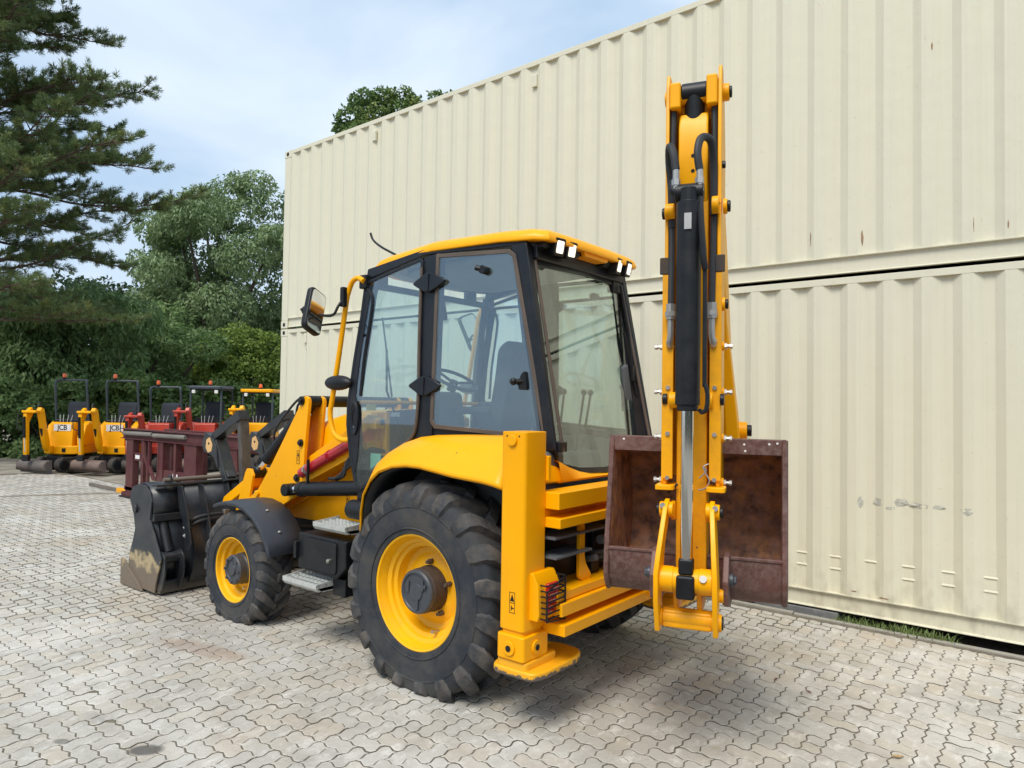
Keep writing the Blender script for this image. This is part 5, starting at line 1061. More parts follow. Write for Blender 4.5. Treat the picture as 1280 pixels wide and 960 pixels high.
for s in (1, -1):
    Ys = lambda a, b_: sorted((s*a, s*b_))
    side = [(3.60, .90), (3.66, 1.0), (3.76, 1.045), (3.90, 1.045), (4.02, 1.01), (4.075, .94), (4.07, .86), (3.99, .74), (3.945, .60), (3.99, .47), (4.05, .36), (4.08, .20), (4.07, .03), (3.49, .03), (3.47, .12), (3.375, .365), (3.50, .54), (3.63, .72)]
    part(M().prism(side, 'y', *Ys(SH-.01, SH+.008)), 'shovel_side', M_SHOVS, shv, bevel=.004)
    part(M().prism([(4.20, .01), (4.20, .27), (4.13, .27), (4.07, .22), (3.80, .08), (3.72, .012)], 'y', *Ys(SH+.006, SH+.03)), 'side_cutter', M_SHOVS, shv, bevel=.004)
    rows = [[(x, s*(SH-.008), z), (x, s*(SH-.30), z)] for x, z in ((3.60, .74), (3.59, .86), (3.62, .96), (3.69, 1.03), (3.80, 1.06), (3.90, 1.05))]
    part(M().prism([(3.58, 1.04), (3.52, .82), (3.42, .66), (3.34, .46), (3.34, .26), (3.42, .10), (3.50, .04), (3.80, .04), (3.80, 1.04)], 'y', *Ys(NO-.006, NO+.006)), 'notch_plate', M_SHOV, shv)
    cw = part(M().grid(rows), 'ram_cowl', M_SHOV, shv, solid=.012, smooth=60)
    part(M().box(3.57, 3.64, *Ys(SH-.008, SH-.31), .70, .77), 'cowl_lip', M_SHOV, shv, bevel=.006)
    m = M(); m.cyl((3.93, s*(SH+.006), .80), (3.93, s*(SH+.03), .80), .045, 20); part(m, 'pivot_pin', M_SHOV, shv, bevel=.006)
    rm = part(M().cyl((3.68, s*(SH-.12), .76), (3.49, s*(SH-.12), .40), .052, 20), 'clam_ram', M_BLK, shv, bevel=.003)
    m = M(); m.cyl((3.46, s*(SH-.22), .36), (3.46, s*(SH-.02), .36), .055, 20); part(m, 'ram_boss', M_SHOV, rm, bevel=.005)
    for yy in (SH-.21, SH-.03): part(M().prism(roundp([(3.52, .40), (3.42, .44), (3.34, .38), (3.33, .24), (3.40, .05), (3.52, .05)], .04), 'y', *Ys(yy, yy+.016)), 'ram_bracket', M_SHOV, shv, bevel=.003)
    for k in (0, 1):
        m = M(); m.tube([(3.47, s*(SH-.26), .62-.08*k), (3.40, s*(SH-.33), .72-.05*k), (3.37, s*(SH-.50), .745-.04*k), (3.35, s*(SH-.72), .735-.035*k), (3.32, s*.30, .72-.03*k)], .016, 8, smooth=6); h = part(m, 'hydraulic_hose', M_HOSE, shv)
        m = M(); m.cyl((3.47, s*(SH-.26), .62-.08*k), (3.44, s*(SH-.29), .665-.08*k), .02, 8); part(m, 'hose_fitting', M_STL, h)
    part(M().box(3.33, 3.38, *Ys(SH-.66, SH-.60), .68, .78), 'hose_clamp', M_STL, shv, bevel=.005)
# dirty rod carrying the flip-over forks
fr_ = part(M().cyl((3.62, -.98, 1.095), (3.62, 1.06, 1.095), .022, 14), 'fork_rod', M_STEELD, shv)
for s in (1, -1):
    part(M().prism([(3.58, 1.05), (3.72, 1.05), (3.66, 1.14), (3.60, 1.14)], 'y', *sorted((s*.98, s*1.0))), 'rod_bracket', M_SHOV, shv, bevel=.003)
def fork(y):
    # cranked black tube arm: knee plate, sloping beam, upright tine leaning back
    y0, y1 = y-.065, y+.065
    f = part(M().prism([(3.60, 1.07), (3.50, 1.04), (3.46, 1.10), (3.80, 1.46), (3.86, 1.44)], 'y', y0+.02, y1-.02), 'flip_fork', M_FORK, shv, bevel=.006)
    part(M().hexa([(3.50, y0, 1.03), (3.46, y0, 1.10), (3.46, y1, 1.10), (3.50, y1, 1.03), (3.86, y0, 1.37), (3.80, y0, 1.46), (3.80, y1, 1.46), (3.86, y1, 1.37)]) if False else M().prism([(3.54, 1.035), (3.46, 1.06), (3.70, 1.48), (3.78, 1.43)], 'y', y0, y1), 'fork_shank', M_FORK, f, bevel=.006)
    part(M().prism(roundp([(3.62, 1.16), (3.72, 1.30), (3.92, 1.34), (3.97, 1.42), (3.90, 1.55), (3.76, 1.50), (3.66, 1.40)], .03), 'y', y0-.012, y1+.012), 'knee_plate', M_FORK, f, bevel=.004)
    part(M().prism([(3.84, 1.43), (3.80, 1.54), (3.28, 1.80), (3.25, 1.70)], 'y', y0+.005, y1-.005), 'fork_beam', M_FORK, f, bevel=.006)
    part(M().prism([(3.27, 1.76), (3.33, 1.74), (3.27, 1.25), (3.25, 1.0), (3.18, 1.0), (3.21, 1.35)], 'y', y0+.01, y1-.02), 'fork_tine', M_TINE, f, bevel=.006)
    part(M().prism(roundp([(3.83, 1.33), (3.88, 1.38), (3.87, 1.47), (3.80, 1.50), (3.74, 1.42), (3.76, 1.35)], .008, 2), 'y', y1+.012, y1+.0135), 'fork_label', M_LABO, f, smooth=0)
    part(M().cyl((3.815, y1+.0135, 1.43), (3.815, y1+.015, 1.43), .014, 12), 'label_hole', M_DARK, f)
fork(.42); fork(-.12)
# ------------------------------------------------------------------ maroon steel rack
M_PLUM = paint('maroon_primer', (.085, .018, .022), .6, vary=.12, spec=.3, dirt=(.15, .085, .065), dirt_amt=.5, dirt_scale=4)
M_PIPE = paint('weathered_pipe', (.22, .20, .175), .6, metal=.2, vary=.25, dirt=(.12, .09, .07), dirt_amt=.5, dirt_scale=6)
rk = empty('steel_rack', (9.0, -1.6, 0)); tag(rk, 'maroon steel rack standing between the mini excavators and the front shovel', 'rack')
def rp(m, n, mat=M_PLUM, **k):
    m.T = Matrix.Translation((-9.0, 1.6, 0)); return part(m, n, mat, rk, **k)
rp(M().box(6.3, 11.05, -1.68, -1.60, 1.13, 1.30), 'top_beam', bevel=.005); rp(M().box(6.3, 11.05, -1.72, -1.60+.045, 1.295, 1.31), 'beam_flange', bevel=.002); rp(M().box(6.3, 11.05, -1.72, -1.60+.045, 1.115, 1.13), 'beam_flange', bevel=.002)
for x0, x1 in ((9.75, 10.95), (8.5, 9.7)): rp(M().cyl((x0, -1.575, 1.235), (x1, -1.575, 1.22), .04, 14), 'roller', M_PIPE, bevel=.003)
def post(x, w, z0, z1, y=-1.64, m=M_PLUM): return rp(M().box(x-w/2, x+w/2, y-.06, y+.06, z0, z1), 'rack_post', m, bevel=.004)
for x, w, z0 in ((10.70, .30, .02), (10.16, .10, .02), (9.45, .22, .02), (8.9, .08, .35), (8.35, .42, .08), (7.0, .3, .02)): post(x, w, z0, 1.12)
rp(M().box(10.2, 10.9, -1.76, -1.53, .02, .10), 'foot_plate', bevel=.004); rp(M().box(9.3, 10.9, -1.70, -1.58, .13, .20), 'bottom_rail', bevel=.004)
for x0, x1, z in ((10.18, 10.62, .80), (8.45, 9.35, .55)):
    a = rp(M().box(x0, x1, -1.66, -1.60, z-.09, z+.06), 'cross_rail', bevel=.004)
    rp(M().box((x0+x1)/2-.09, (x0+x1)/2+.09, -1.60, -1.598, z-.05, z+.02), 'paper_label', M_WHT, smooth=0)
for pts in (((10.1, 1.1), (10.1, .85), (9.95, .62), (9.95, .30)), ((9.90, 1.10), (9.90, .65), (9.72, .42), (9.6, .42), (9.50, .60), (9.50, 1.1))): rp(M().tube([(x, -1.60, z) for x, z in pts], .035, 8), 'bent_bar', M_PLUM)
for x in (10.7, 9.45, 8.35, 7.0):
    rp(M().box(x-.06, x+.06, -2.45, -2.36, .02, 1.12), 'rear_post', bevel=.004); rp(M().box(x-.05, x+.05, -2.40, -1.64, 1.02, 1.11), 'tie_bar', bevel=.004)
rp(M().box(6.3, 11.0, -2.46, -2.36, 1.12, 1.28), 'rear_beam', bevel=.004)
# flat steel strip with a yellow end lying in front of the rack
sb = empty('steel_bar', (11.0, -1.4, 0)); tag(sb, 'long grey steel bar with a yellow painted end lying on the paving by the rack', 'bar')
q_ = Matrix.Translation((-11.0, 1.4, 0))
part(M(q_).box(10.9, 11.6, -1.80, -1.72, .003, .09), 'bar_end', M_YEL2, sb, bevel=.006); part(M(q_).box(11.6, 13.0, -1.80, -1.73, .003, .07), 'bar', M_STEELD, sb, bevel=.006)
part(M(q_).box(9.6, 10.9, -1.52, -1.49, .003, .03), 'flat_iron', M_BLK, sb, bevel=.004)

# ------------------------------------------------------------------ mini excavators
M_KRED = paint('red_orange_paint', (.50, .045, .022), .35, coat=.15, vary=.06, dirt=(.35, .10, .06), dirt_amt=.3)
M_TRK = paint('rubber_track', (.030, .029, .027), .8, vary=.2, dirt=(.15, .12, .09), dirt_amt=.6, bump=.2)
M_BLADE = paint('worn_blade', (.10, .09, .085), .6, vary=.2, dirt=(.21, .15, .12), dirt_amt=.7, dirt_scale=4)
M_BLADE2 = paint('worn_brown_blade', (.15, .105, .09), .6, vary=.2, dirt=(.24, .17, .13), dirt_amt=.7, dirt_scale=4)
M_ROPS = paint('frame_grey', (.045, .060, .070), .45, vary=.1)
def text_mesh(txt, size, name, mat, parent, T):
    c = bpy.data.curves.new(name, 'FONT'); c.body = txt; c.size = size; c.extrude = .002; c.align_x = 'CENTER'; c.align_y = 'CENTER'; c.space_character = .95; c.offset = size*.012
    t = bpy.data.objects.new(name, c); C.objects.link(t); dg = bpy.context.evaluated_depsgraph_get(); dg.update()
    me = bpy.data.meshes.new_from_object(t.evaluated_get(dg)); me.transform(T); bpy.data.objects.remove(t); bpy.data.curves.remove(c)
    me.materials.clear(); me.materials.append(mat); o = bpy.data.objects.new(name, me); C.objects.link(o); o.parent = parent; return o
rt_ = Vector((cr.x, cr.y, 0)).normalized(); fd_ = Vector((d.x, d.y, 0)).normalized()
def heading(phi): v = -fd_*math.cos(phi)-rt_*math.sin(phi); return math.atan2(v.y, v.x)
def digger(px, py, rz, label, body, blade, canopy=None, logo=False, big=1.0, seatz=0, beacon=True, rops_h=2.34, boom_h=.94, digbody=None):
    """front (blade, boom) towards local +x"""
    t = empty('mini_excavator', (px, py, 0), rz); tag(t, label, 'mini excavator', 'mini excavators parked along the hedge'); t.scale = (.88, .88, 1.0)
    def p(m, n, mat, par=None, **k): return part(m, n, mat, par or t, **k)
    for s in (1, -1):
        tr = p(M().prism(rrect(-.75, .75, .01, .36, .17, 5), 'y', *sorted((s*.30, s*.50))), 'track', M_TRK, bevel=.015)
        for x in (-.58, .58): p(M().cyl((x, s*.28, .185), (x, s*.515, .185), .13, 18), 'track_wheel', M_BLK, tr, bevel=.008)
        m = M()
        for k in range(13): m.box(-.63+k*.1, -.59+k*.1, *sorted((s*.295, s*.505)), .355, .378)
        o = m.build('track_lugs', M_TRK, tr); o['kind'] = 'stuff'
    p(M().box(-.45, .5, -.3, .3, .18, .42), 'undercarriage', M_BLK, bevel=.02)
    # blade
    P = [(1.02, .02), (1.07, .03), (1.03, .14), (1.03, .22), (1.08, .33), (1.05, .34), (1.0, .25), (.98, .14)]
    b = p(M().prism(P, 'y', -.56, .56), 'dozer_blade', blade, bevel=.01)
    m = M(); m.cyl((1.09, -.54, .20), (1.09, .54, .20), .125, 20) ; p(m, 'digging_bucket', blade, bevel=.01)
    for s in (1, -1):
        p(M().box(.4, 1.02, *sorted((s*.16, s*.24)), .14, .24), 'blade_arm', M_BLK, b, bevel=.008); p(M().prism([(.98, .03), (1.20, .10), (1.18, .30), (1.0, .34)], 'y', *sorted((s*.55, s*.565))), 'end_plate', blade, b)
    for y in (-.45, -.28, .28, .45): p(M().cyl((1.04, y, .33), (1.04, y, .39), .022, 8), 'lifting_stud', M_BLK, b)
    p(M().box(1.0, 1.08, (-.5)-.07, (-.5)+.1, .28, .40), 'blade_bracket', M_BLK, b, bevel=.01)
    # body
    bd_ = digbody or body
    P = [(.42, -.42), (.50, -.30), (.52, .0), (.50, .30), (.42, .46), (.0, .54), (-.45, .54), (-.70, .40), (-.78, 0), (-.70, -.40), (-.45, -.54), (.0, -.54)]
    bo_ = p(M().prism(P, 'z', .44, .66), 'body', bd_, bevel=.035, seg=3)
    p(M().prism([(.10, .64), (.46, .64), (.44, .80), (.40, 1.22), (.36, 1.25), (.10, 1.25)], 'y', -.33, .30), 'front_cowl', body, bo_, bevel=.02, seg=3)
    for s in (1, -1): p(M().prism([(.34, .64), (.36, .85), (.20, 1.18), (.0, 1.28), (-.6, 1.24), (-.74, 1.0), (-.72, .64)], 'y', *sorted((s*.36, s*.55))), 'side_cover', body, bo_, bevel=.05, seg=4)
    p(M().prism([(-.25, .64), (-.25, 1.1), (-.62, 1.15), (-.76, .95), (-.74, .64)], 'y', -.36, .36), 'engine_cover', body, bo_, bevel=.03, seg=3)
    p(M().box(.515, .525, .06, .16, .50, .60), 'front_vent', M_BLK, bo_)
    # seat
    st = p(M().box(-.30, .12, -.24, .24, 1.22+seatz, 1.32+seatz), 'seat', M_SEAT, bevel=.04, seg=3)
    p(M().prism([(-.24, 1.28+seatz), (-.40, 1.28+seatz), (-.48, 1.70+seatz), (-.38, 1.80+seatz), (-.28, 1.72+seatz)], 'y', -.28, .28), 'backrest', M_SEAT, st, bevel=.05, seg=4)
    for y in (-.14, -.06, .05, .14): p(M().tube([(.30, y, 1.22), (.24, y*1.3, 1.45)], .010, 6), 'lever', M_STL)
    for y in (-.14, -.06, .05, .14): p(M().ball((.235, y*1.31, 1.46), .022, 8), 'lever_knob', M_BLK)
    m = M(); m.box(.22, .26, -.36, .36, 1.26, 1.30) if not canopy else m.box(.22, .26, -.4, .4, 1.26, 1.40); p(m, 'dash_rail', M_BLK)
    # roll frame
    if canopy is None:
        for s in (1, -1): p(M().tube([(.02, s*.46, .92), (-.06, s*.46, 1.2), (-.02, s*.46, 1.6), (.06, s*.45, rops_h-.1), (.02, s*.43, rops_h-.02), (-.08, s*.36, rops_h)], .032, 10, smooth=4), 'roll_bar', M_ROPS)
        p(M().cyl((-.08, -.40, rops_h), (-.08, .40, rops_h), .028, 10), 'roll_bar_top', M_ROPS)
        p(M().cyl((.0, -.46, 1.30), (.0, .46, 1.30), .014, 8), 'cross_bar', M_ROPS)
        bx, by, bz = -.08, -.28, rops_h+.03
    else:
        for s in (1, -1):
            for x in (-.55, .38): p(M().tube([(x, s*.46, .9), (x, s*.46, rops_h-.12), (x*.9, s*.44, rops_h-.02)], .030, 10), 'canopy_post', M_ROPS)
        cn = p(M().prism(roundp([(-.62, -.52), (.52, -.52), (.52, .52), (-.62, .52)], .10, 4), 'z', rops_h-.02, rops_h+.075), 'canopy', canopy, bevel=.03, seg=3)
        p(M().box(-.56, .46, -.46, .46, rops_h-.05, rops_h-.02), 'canopy_frame', M_BLK, cn)
        for y in (-.34, .34): p(M().box(.44, .50, y-.05, y+.05, rops_h-.13, rops_h-.04), 'work_lamp', M_WHT, cn, bevel=.01)
        bx, by, bz = -.2, -.1, rops_h+.08
    if beacon:
        be = p(M().cyl((bx, by, bz), (bx, by, bz+.04), .06, 16), 'beacon', M_BLK); m = M(); m.lathe([(.052, 0), (.055, .06), (.045, .10), (.0, .115)], (bx, by, bz+.04), 'z', 16); p(m, 'beacon_lens', M_ORG, be)
    # boom: from the king post up and out, dipper hanging to the blade
    h = boom_h; yb = -.24
    p(M().box(.44, .70, yb-.09, yb+.07, .48, .66), 'swing_post', body, bevel=.02)
    bm2 = p(M().prism([(.60, .56), (.70, .52), (.80, .62), (.92, .95*h), (1.02, 1.35*h), (1.12, 1.66*h), (1.06, 1.74*h), (.94, 1.70*h), (.82, 1.30*h), (.66, .85*h)], 'y', yb-.08, yb+.04), 'boom', body, bevel=.015)
    p(M().prism([(1.00, 1.62*h), (1.10, 1.74*h), (1.32, 1.60*h), (1.34, 1.45*h), (1.28, .50), (1.22, .40), (1.16, .50), (1.20, 1.35*h)], 'y', yb-.30, yb-.20), 'dipper', body, bm2, bevel=.012)
    p(M().box(1.02, 1.36, yb-.33, yb+.06, 1.60*h, 1.66*h), 'boom_head', body, bm2, bevel=.015)
    p(M().cyl((1.36, yb-.25, 1.50*h), (1.32, yb-.25, .95*h), .035, 12), 'dipper_ram', M_BLK, bm2); p(M().cyl((1.32, yb-.25, .97*h), (1.28, yb-.25, .55), .018, 10), 'ram_rod', M_CHR, bm2)
    p(M().cyl((.74, yb-.02, .62), (.98, yb-.02, 1.18*h), .04, 12), 'boom_ram', M_BLK, bm2)
    p(M().tube([(1.44, yb-.36, 1.60*h), (1.46, yb-.36, 1.2*h), (1.38, yb-.28, 1.15*h)], .014, 6), 'hose', M_HOSE, bm2)
    p(M().tube([(1.02, yb-.10, 1.74*h), (.90, yb-.12, 1.85*h), (.72, yb-.12, 1.6*h), (.55, yb-.1, 1.1)], .018, 8, smooth=4), 'hose', M_HOSE, bm2)
    p(M().box(1.14, 1.28, yb-.33, yb-.17, .32, .48), 'bucket_link', M_BLK, bm2, bevel=.012)
    if logo:
        pn = p(M().prism([(-.24, 1.035), (.24, 1.035), (.24, 1.20), (-.24, 1.20)], 'x', .4195, .428), 'logo_panel', M_WHT, bo_, smooth=0)
        T = Matrix.Translation((.431, .0, 1.117)) @ Matrix(((0, 0, 1, 0), (1, 0, 0, 0), (0, 1, 0, 0), (0, 0, 0, 1)))
        text_mesh('JCB', .185, 'logo_letters', M_BLK, bo_, T)
    dl = heading(-.04)-rz
    for ch in list(t.children):
        if ch.name.split('.')[0] not in ('track', 'undercarriage', 'dozer_blade', 'digging_bucket'): ch.rotation_euler = (0, 0, dl); ch.location = (0, .0, 0)
    return t
dirc = math.atan2(4.33+1.6, -3.40-16.5)
def face(x, y, off=0): return math.atan2(CAM.y-y, CAM.x-x)+off
for (x, y), off, kw in (
    ((16.684, -1.634), .33, dict(label='yellow mini excavator with open roll frame, at the left end of the row', body=M_YEL, blade=M_BLADE, logo=True)),
    ((15.834, -2.538), .33, dict(label='yellow mini excavator with open roll frame, just left of the maroon rack', body=M_YEL, blade=M_BLADE2, logo=True)),
    ((15.35, -3.40), .38, dict(label='small red mini excavator with open roll frame, behind the maroon rack', body=M_KRED, blade=M_BLADE, rops_h=2.20, boom_h=.88)),
    ((14.85, -4.40), .35, dict(label='red mini excavator with grey canopy, behind the maroon rack', body=M_KRED, blade=M_BLADE2, canopy=M_ROPS, rops_h=2.18, seatz=.05, boom_h=.96, digbody=M_BLK)),
    ((14.35, -5.65), .33, dict(label='yellow mini excavator with yellow canopy, beside the containers', body=M_YEL, blade=M_BLADE, canopy=M_YEL, rops_h=2.12, seatz=.05, boom_h=1.0, digbody=M_BLK))):
    hd = heading(off); digger(x-math.cos(hd)*1.0+rt_.x*.20, y-math.sin(hd)*1.0+rt_.y*.20, hd, **kw)

for k, (x, y, sc, col, lab) in enumerate(((-2.66, -.02, 1.0, (.38, .25, .12), 'small dry tan leaf lying on the paving in the right foreground'), (-1.79, -.70, .6, (.16, .06, .04), 'dark reddish brown scrap on the paving nearer the digging bucket'), (-2.03, -.62, .6, (.20, .07, .04), 'small reddish brown leaf on the paving between the scrap and the tan leaf'))):
    t = Matrix.Translation((x, y, .004)) @ Matrix.Rotation(.7+k, 4, 'Z') @ Matrix.Scale(sc, 4)
    m = M(t); m.grid([[(-.035+.0175*i, (j-1)*.016*(1-abs(i-2)/2.6), .004+.006*abs(j-1)+.003*(i % 2)) for j in range(3)] for i in range(5)])
    tag(m.build('dry_leaf', paint('dry_leaf_colour', col, .8, vary=.3, scale=40), smooth=60, flipfix=False), lab, 'leaf')
# ------------------------------------------------------------------ trees and hedge
def leaf_mat(name, c0, c1, c2, tr=.35):
    m, t, N, K = nodes_of(name); b = N['Principled BSDF']; b.inputs['Roughness'].default_value = .5; b.inputs['Specular IOR Level'].default_value = .35
    a = N.new('ShaderNodeAttribute'); a.attribute_name = 'tone'; r = N.new('ShaderNodeValToRGB'); el = r.color_ramp.elements
    el[0].color = (*c0, 1); el[1].color = (*c2, 1); q = el.new(.55); q.color = (*c1, 1); K(a.outputs['Fac'], r.inputs[0]); K(r.outputs[0], b.inputs['Base Color'])
    tl = N.new('ShaderNodeBsdfTranslucent'); K(r.outputs[0], tl.inputs[0]); mxs = N.new('ShaderNodeMixShader'); mxs.inputs[0].default_value = tr
    K(b.outputs[0], mxs.inputs[1]); K(tl.outputs[0], mxs.inputs[2]); K(mxs.outputs[0], N['Material Output'].inputs[0]); return m
M_BARK = paint('bark', (.085, .065, .05), .9, vary=.3, scale=5, bump=.5, bump_scale=20)
M_PINEB = paint('pine_bark', (.11, .075, .055), .9, vary=.3, scale=5, bump=.5, bump_scale=20)
L_WIL = leaf_mat('leaf_grey_green', (.13, .19, .08), (.22, .31, .14), (.36, .46, .24))
L_DRK = leaf_mat('leaf_dark', (.105, .17, .058), (.175, .275, .10), (.29, .39, .15))
L_LAU = leaf_mat('leaf_laurel', (.075, .135, .04), (.145, .23, .065), (.32, .37, .12))
L_BSH = leaf_mat('leaf_bush', (.13, .19, .035), (.21, .30, .06), (.32, .41, .10))
L_PIN = leaf_mat('pine_needles', (.10, .145, .06), (.17, .235, .085), (.29, .29, .09), .2)
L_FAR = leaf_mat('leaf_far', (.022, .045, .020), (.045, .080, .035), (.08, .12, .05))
def at(u, v, D):
    return CAM+D*(d+cr*((u-640)/870.8)+cu*((480-v)/870.8))
def leafmesh(name, P, Nn, Ax, w, l, mat, parent, tone, seed=0, kind=None):
    """P positions, Nn leaf normals, Ax leaf axes; diamond leaves"""
    n = len(P); Ax = Ax/np.linalg.norm(Ax, axis=1)[:, None]; S = np.cross(Nn, Ax); S /= (np.linalg.norm(S, axis=1)[:, None]+1e-9)
    w = np.broadcast_to(w, n)[:, None]; l = np.broadcast_to(l, n)[:, None]
    V = np.stack([P, P+Ax*l*.45+S*w, P+Ax*l, P+Ax*l*.45-S*w], 1).reshape(-1, 3)
    me = bpy.data.meshes.new(name); me.vertices.add(4*n); me.vertices.foreach_set('co', V.astype(np.float32).ravel())
    me.loops.add(4*n); me.loops.foreach_set('vertex_index', np.arange(4*n, dtype=np.int32)); me.polygons.add(n); me.polygons.foreach_set('loop_start', np.arange(0, 4*n, 4, dtype=np.int32))
    me.update(calc_edges=True); a = me.attributes.new('tone', 'FLOAT', 'FACE'); a.data.foreach_set('value', np.clip(tone, 0, 1).astype(np.float32)); me.materials.append(mat)
    o = bpy.data.objects.new(name, me); C.objects.link(o); o.parent = parent
    if kind: o['kind'] = kind
    return o
def runit(n): v = nrng.normal(size=(n, 3)); return v/np.linalg.norm(v, axis=1)[:, None]
def crown(blobs, dens, lw, ll, mat, parent, name='crown', droop=.0, spread=.25, outward=.6, tonevar=.5):
    Ps, Ns, As, Ts = [], [], [], []
    for (c, r) in blobs:
        r = np.array(r if hasattr(r, '__len__') else (r, r, r)); n = int(dens*(r[0]*r[1]+r[0]*r[2]+r[1]*r[2])/3*4*math.pi)
        u = runit(n); q = 1-np.abs(nrng.normal(0, spread, n)); q = np.clip(q, .1, 1.15)
        # clumpy: keep points where a lattice noise is high
        p = u*q[:, None]*r+np.array(c)
        k = np.array([mnoise.noise(Vector(x)*1.7) for x in p]) if n < 60000 else np.zeros(n)
        keep = k > -.22+.15*nrng.random(n); p, u, k = p[keep], u[keep], k[keep]; n = len(p)
        nn = u*outward+runit(n)*.8+np.array([0, 0, .35]); nn /= np.linalg.norm(nn, axis=1)[:, None]
        ax = runit(n)+u*.4+np.array([0, 0, -droop]); ax -= nn*np.sum(ax*nn, 1)[:, None]*(.6)
        Ps.append(p); Ns.append(nn); As.append(ax); Ts.append(.45+tonevar*k+nrng.normal(0, .16, n)+nrng.normal(0, .07))
    P, Nn, A, T = map(np.concatenate, (Ps, Ns, As, Ts))
    return leafmesh(name, P, Nn, A, lw*(.7+.6*nrng.random(len(P))), ll*(.7+.6*nrng.random(len(P))), mat, parent, T)
def trunk(parent, base, tops, r, mat=M_BARK, split=.35):
    m = M(); b = Vector(base); mid = b.lerp(sum((Vector(t) for t in tops), Vector())/len(tops), split)
    m.tube([b, b.lerp(mid, .5)+Vector((.05, .03, 0)), mid], r, 10, radii=[r*1.15, r*.95, r*.75]); o = m.build('trunk', mat, parent)
    for t in tops:
        t = Vector(t); q = M(); j = Vector((rnd.uniform(-.3, .3), rnd.uniform(-.3, .3), .3)); q.tube([mid-Vector((0, 0, .1)), mid.lerp(t, .5)+j, t], r*.5, 7, radii=[r*.62, r*.35, r*.08], smooth=0); q.build('limb', mat, o)
    return o
def tree(label, u, D, v_top, width, blobs_uv, mat, dens, lw, ll, cat='tree', name='tree', group=None, tr=.22, droop=.3, spread=.25, ground_u=None):
    """blobs_uv: (u, v, radius m, depth offset)"""
    base = at(u, 505, D); base.z = 0; t = empty(name, base); tag(t, label, cat, group)
    bl = []
    for (bu, bv, r, dd) in blobs_uv:
        p = at(bu, bv, D+dd)-base; bl.append((tuple(p), (r, r, r*.8)))
    tops = [c for c, r in bl]; tops = tops if len(tops) < 14 else rnd.sample(tops, 14)
    trunk(t, (0, 0, -.1), tops, tr); crown(bl, dens, lw, ll, mat, t, droop=droop, spread=spread); return t
# round-topped grey-green tree in the middle distance
def rb(u0, u1, v0, v1, n, r0, r1, dd=2.5, keep=None):
    out = []; k = 0
    while len(out) < n and k < 4000:
        k += 1; u, v = rnd.uniform(u0, u1), rnd.uniform(v0, v1)
        if keep and not keep(u, v): continue
        out.append((u, v, rnd.uniform(r0, r1), rnd.uniform(-dd, dd)))
    return out
tree('large grey-green broadleaf tree with a rounded crown and drooping twigs, beside the container stack', 275, 34, 212, 7, rb(195, 365, 232, 470, 34, 1.0, 1.6, 2.2, lambda u, v: ((u-285)/100)**2+((v-370)/148)**2 < 1)+[(205, 350, 1.3, 0), (190, 380, 1.3, 0), (215, 330, 1.1, 0), (180, 330, 1.0, .5), (350, 300, 1.2, 0), (355, 340, 1.2, 0), (350, 380, 1.3, 0), (320, 232, 1.0, 0), (290, 240, 1.1, 0), (345, 255, 1.0, 0), (250, 262, 1.1, 0), (225, 275, .9, 0), (205, 300, 1.0, 0), (300, 228, .8, .5)], L_WIL, 105, .045, .22, tr=.3, droop=1.1)
tree('dark green tree with drooping fronds at the left edge, behind the yellow mini excavators', 40, 25, 330, 6, rb(-60, 165, 365, 520, 34, .8, 1.25, 1.6, lambda u, v: v > 350+.0025*(u-60)**2), L_DRK, 150, .040, .24, tr=.2, droop=1.3)
tree('dark leafy tree between the fronded tree and the round bush', 175, 29, 350, 6, rb(120, 262, 395, 520, 22, .8, 1.2, 1.5), L_DRK, 110, .045, .20, tr=.2, droop=.6)
tree('low rounded yellow-green bush tree beside the container end', 300, 30, 405, 4, [(300, 428, 1.05, 0), (270, 440, .85, -.3), (325, 432, .95, 0), (345, 440, .9, .2), (285, 460, 1.0, -.4), (318, 462, 1.0, -.3), (345, 466, .9, 0), (262, 465, .8, 0), (310, 490, 1.0, 0), (340, 495, 1.0, 0), (272, 492, .9, 0)], L_BSH, 190, .05, .16, tr=.12, droop=.5, name='bush_tree')
tree('green tree whose crown shows above the container roof', 478, 33, 110, 4, [(455, 128, .75, 0), (480, 122, .6, 0), (505, 122, .6, 0), (440, 150, .8, 0), (470, 148, 1.0, 0), (500, 145, .9, 0), (520, 132, .55, 0), (430, 160, .5, 0), (460, 175, 1.3, 0), (500, 175, 1.3, 0), (525, 160, .8, 0), (480, 220, 1.8, 0), (520, 210, 1.5, 0), (445, 215, 1.6, 0)], L_LAU, 150, .06, .19, tr=.25, droop=.3)
tree('tree with just the tip of its crown showing above the container roof', 560, 36, 110, 4, [(545, 122, .45, 0), (560, 132, .9, 0), (575, 150, 1.3, 0), (560, 190, 1.8, 0), (600, 190, 1.8, 0)], L_LAU, 120, .06, .19, tr=.25, droop=.3)
